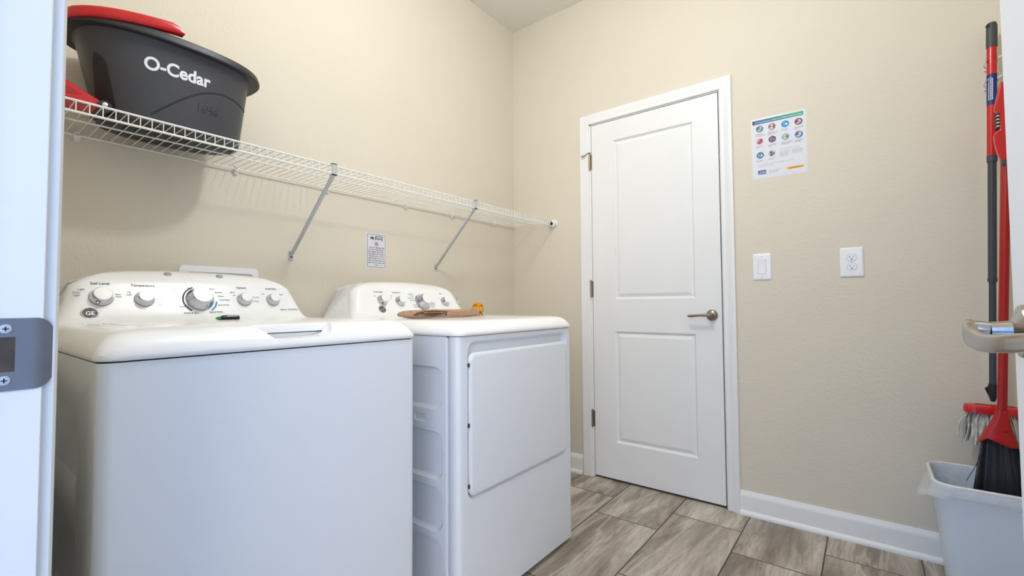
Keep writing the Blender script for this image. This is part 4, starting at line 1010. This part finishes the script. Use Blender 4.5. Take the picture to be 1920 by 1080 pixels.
BP0, BP1 = Vector((2.186, -0.205, 0.60)), Vector((2.236, -0.150, 1.62))
def bp(z): t = (z - BP0.z) / (BP1.z - BP0.z); return BP0 + (BP1 - BP0) * t
def broom():
    b = thing('angle_broom', 'red broom with black bristles standing head down in the waste bin', 'broom', (2.18, -0.205, 0.3))
    p = MB(); p.tube([bp(0.60), bp(1.62)], 0.0135, 6); obj('pole', p, REDD, b, bev=0.002)
    # flared head shroud
    h = MB(); rings = []
    for z, hx, hy, cx in ((0.632, 0.0155, 0.0155, 0.0), (0.610, 0.018, 0.017, -0.001), (0.585, 0.025, 0.020, -0.003), (0.560, 0.034, 0.023, -0.006), (0.535, 0.043, 0.026, -0.008), (0.520, 0.0475, 0.028, -0.009), (0.516, 0.046, 0.0265, -0.009), (0.532, 0.040, 0.023, -0.008), (0.552, 0.03, 0.019, -0.006)):
        c = bp(z); ring = []
        for (a, q) in rrect(0, 0, hx, hy, min(hx, hy) * 0.75, 5):
            lift = 0.030 * max(0, 1 - abs((a + hx * 0.25) / (hx * 0.8)) ** 1.5) * max(0, (0.60 - z) / 0.085) if q < 0 else 0.0
            ring.append(Vector((c.x + cx + a, c.y + q, z + lift)))
        rings.append(ring)
    h.loft(rings, True, True); obj('head_shroud', h, REDD, b)
    rb = MB(); rb.strip([bp(0.625) + Vector((0.004, -0.0165, 0)), bp(0.59) + Vector((0.006, -0.0215, 0)), bp(0.56) + Vector((0.006, -0.0245, 0.006))], 0.014, 0.004, X); obj('head_rib', rb, REDD, b, bev=0.001)
    core = MB(); rings = []
    for z, x0, x1, hy in ((0.555, 2.142, 2.214, 0.016), (0.515, 2.134, 2.220, 0.020), (0.43, 2.124, 2.228, 0.026), (0.33, 2.113, 2.240, 0.032), (0.315, 2.114, 2.238, 0.031)):
        rings.append([Vector((a, q, z)) for a, q in rrect((x0 + x1) / 2, -0.205, (x1 - x0) / 2, hy, hy * 0.8, 5)])
    core.loft(rings)
    rn = random.Random(9)
    for k in range(420):
        u = rn.uniform(-1, 1); v = rn.choice((-1, 1)) * rn.uniform(0.80, 1.0) if rn.random() < 0.75 else rn.uniform(-1, 1)
        if abs(v) < 0.8: u = math.copysign(rn.uniform(0.9, 1.0), u)
        top = Vector((2.177 + 0.039 * u, -0.205 + 0.019 * v, 0.535)); ex = rn.uniform(0.98, 1.06)
        bot = Vector((2.1765 + 0.064 * u * ex, -0.205 + 0.033 * v * ex, rn.uniform(0.300, 0.325)))
        mid = (top + bot) / 2 + Vector((rn.uniform(-1, 1), rn.uniform(-1, 1), 0)) * 0.0012
        core.tube([top, mid, bot], 0.0009, 4)
    core.tube([(2.136, -0.218, 0.50), (2.118, -0.223, 0.44), (2.092, -0.228, 0.385)], 0.0009, 4)
    obj('bristles', core, BRIST, b, stuff=True)
broom()
def dustpan():
    d = thing('dustpan', 'red dustpan with comb teeth, clipped upright on the broom pole beside the open door', 'dustpan', (2.23, -0.19, 1.42))
    # the pan seen from its side: cheek outline in (x, z)
    out = [(2.2135, 1.722), (2.207, 1.690), (2.2005, 1.655), (2.197, 1.632), (2.203, 1.626), (2.2065, 1.615), (2.2065, 1.562), (2.197, 1.557), (2.1935, 1.545), (2.195, 1.52), (2.200, 1.49), (2.2085, 1.455), (2.226, 1.452), (2.236, 1.47), (2.238, 1.56), (2.235, 1.66), (2.222, 1.722)]
    y0 = -0.225
    mb = MB(); mb.prism([Vector((x, y0, z)) for x, z in out], (0, 0.022, 0)); obj('pan_cheek', mb, RED, d, bev=0.003)
    pan = MB(); pan.box(2.240, 2.250, y0 - 0.060, y0 + 0.028, 1.47, 1.70); obj('pan_floor', pan, RED, d, bev=0.002)
    pc = MB(); pc.box(2.226, 2.240, y0 + 0.020, y0 + 0.034, 1.50, 1.52); obj('pole_clip', pc, GREYGRIP, d)
    th = MB()
    for i in range(5): th.box(2.1985, 2.2075, y0 - 0.002, y0 + 0.024, 1.567 + i * 0.0115, 1.572 + i * 0.0115)
    obj('comb_teeth', th, SLOT, d)
    tw = MB()
    for i in range(4): tw.box(2.2005, 2.2068, y0 - 0.0015, y0 + 0.0235, 1.5735 + i * 0.0115, 1.577 + i * 0.0115)
    obj('comb_edge', tw, PLAST, d)
    tip = MB(); tip.prism([Vector((2.2075, y0 - 0.001, 1.462)), Vector((2.2095, y0 - 0.001, 1.446)), Vector((2.217, y0 - 0.001, 1.442)), Vector((2.226, y0 - 0.001, 1.449)), Vector((2.227, y0 - 0.001, 1.460))], (0, 0.024, 0)); obj('rubber_tip', tip, GREYGRIP, d, bev=0.002)
dustpan()

# ---------------------------------------------------------------- waste bin with liner
def bin_():
    b = thing('waste_bin', 'white plastic waste bin in the right corner with the broom standing in it', 'waste bin', (2.18, -0.19, 0))
    def ring(z, g=0.0, n=8, r=0.055):
        t = z / 0.385; ins = 0.034 * (1 - t)
        return [Vector((a, q, z)) for a, q in rrect(2.178, -0.190, 0.171 - ins + g, 0.142 - ins * 0.8 + g, r, n)]
    mb = MB(); rings = [ring(0.0, -0.006), ring(0.006), ring(0.12), ring(0.25), ring(0.352), ring(0.354, 0.004), ring(0.383, 0.005), ring(0.388, 0.002), ring(0.388, -0.002), ring(0.383, -0.004), ring(0.25, -0.004), ring(0.02, -0.005)]
    mb.loft(rings); obj('bin_body', mb, BIN, b)
    l = MB(); rn = 0; rings = []
    N_ = 16
    prof = [(0.20, -0.010, 0.004), (0.30, -0.008, 0.004), (0.37, -0.0065, 0.002), (0.392, -0.0045, 0.0006), (0.3945, 0.0015, 0.0006), (0.391, 0.0080, 0.0010), (0.376, 0.0095, 0.003), (0.362, 0.011, 0.006), (0.350, 0.012, 0.009)]
    for z, g, amp in prof:
        base = ring(min(z, 0.388), g, N_); out = []
        for i, v in enumerate(base):
            c = Vector((2.178, -0.190, v.z)); d = (v - c).normalized()
            nz = mnoise.noise(Vector((v.x * 26, v.y * 26, z * 18))) + 0.5 * mnoise.noise(Vector((v.x * 60, v.y * 60, z * 40)))
            k = abs(nz) * amp
            # loose flap bulging at the left front corner
            cor = math.exp(-((v.x - 2.02) ** 2 + (v.y + 0.27) ** 2) / 0.0035) if z < 0.388 and g > 0.005 else 0
            out.append(Vector((v.x, v.y, z)) + d * (k + cor * 0.050 * (0.392 - z) / 0.04) - Z * cor * 0.012 * abs(nz) * 4)
            if out[-1].y > -0.012: out[-1].y = -0.012
        rings.append(out)
    rl = MB(); pr = ring(0.3885, 0.0015, N_); rl.tube(pr + [pr[0]], 0.0048, 8, caps=False); obj('rolled_rim', rl, PLATE, b)
    l.loft(rings, False, False); obj('bin_liner', l, LINER, b, label='thin clear liner folded over the rim', smooth=70)
bin_()
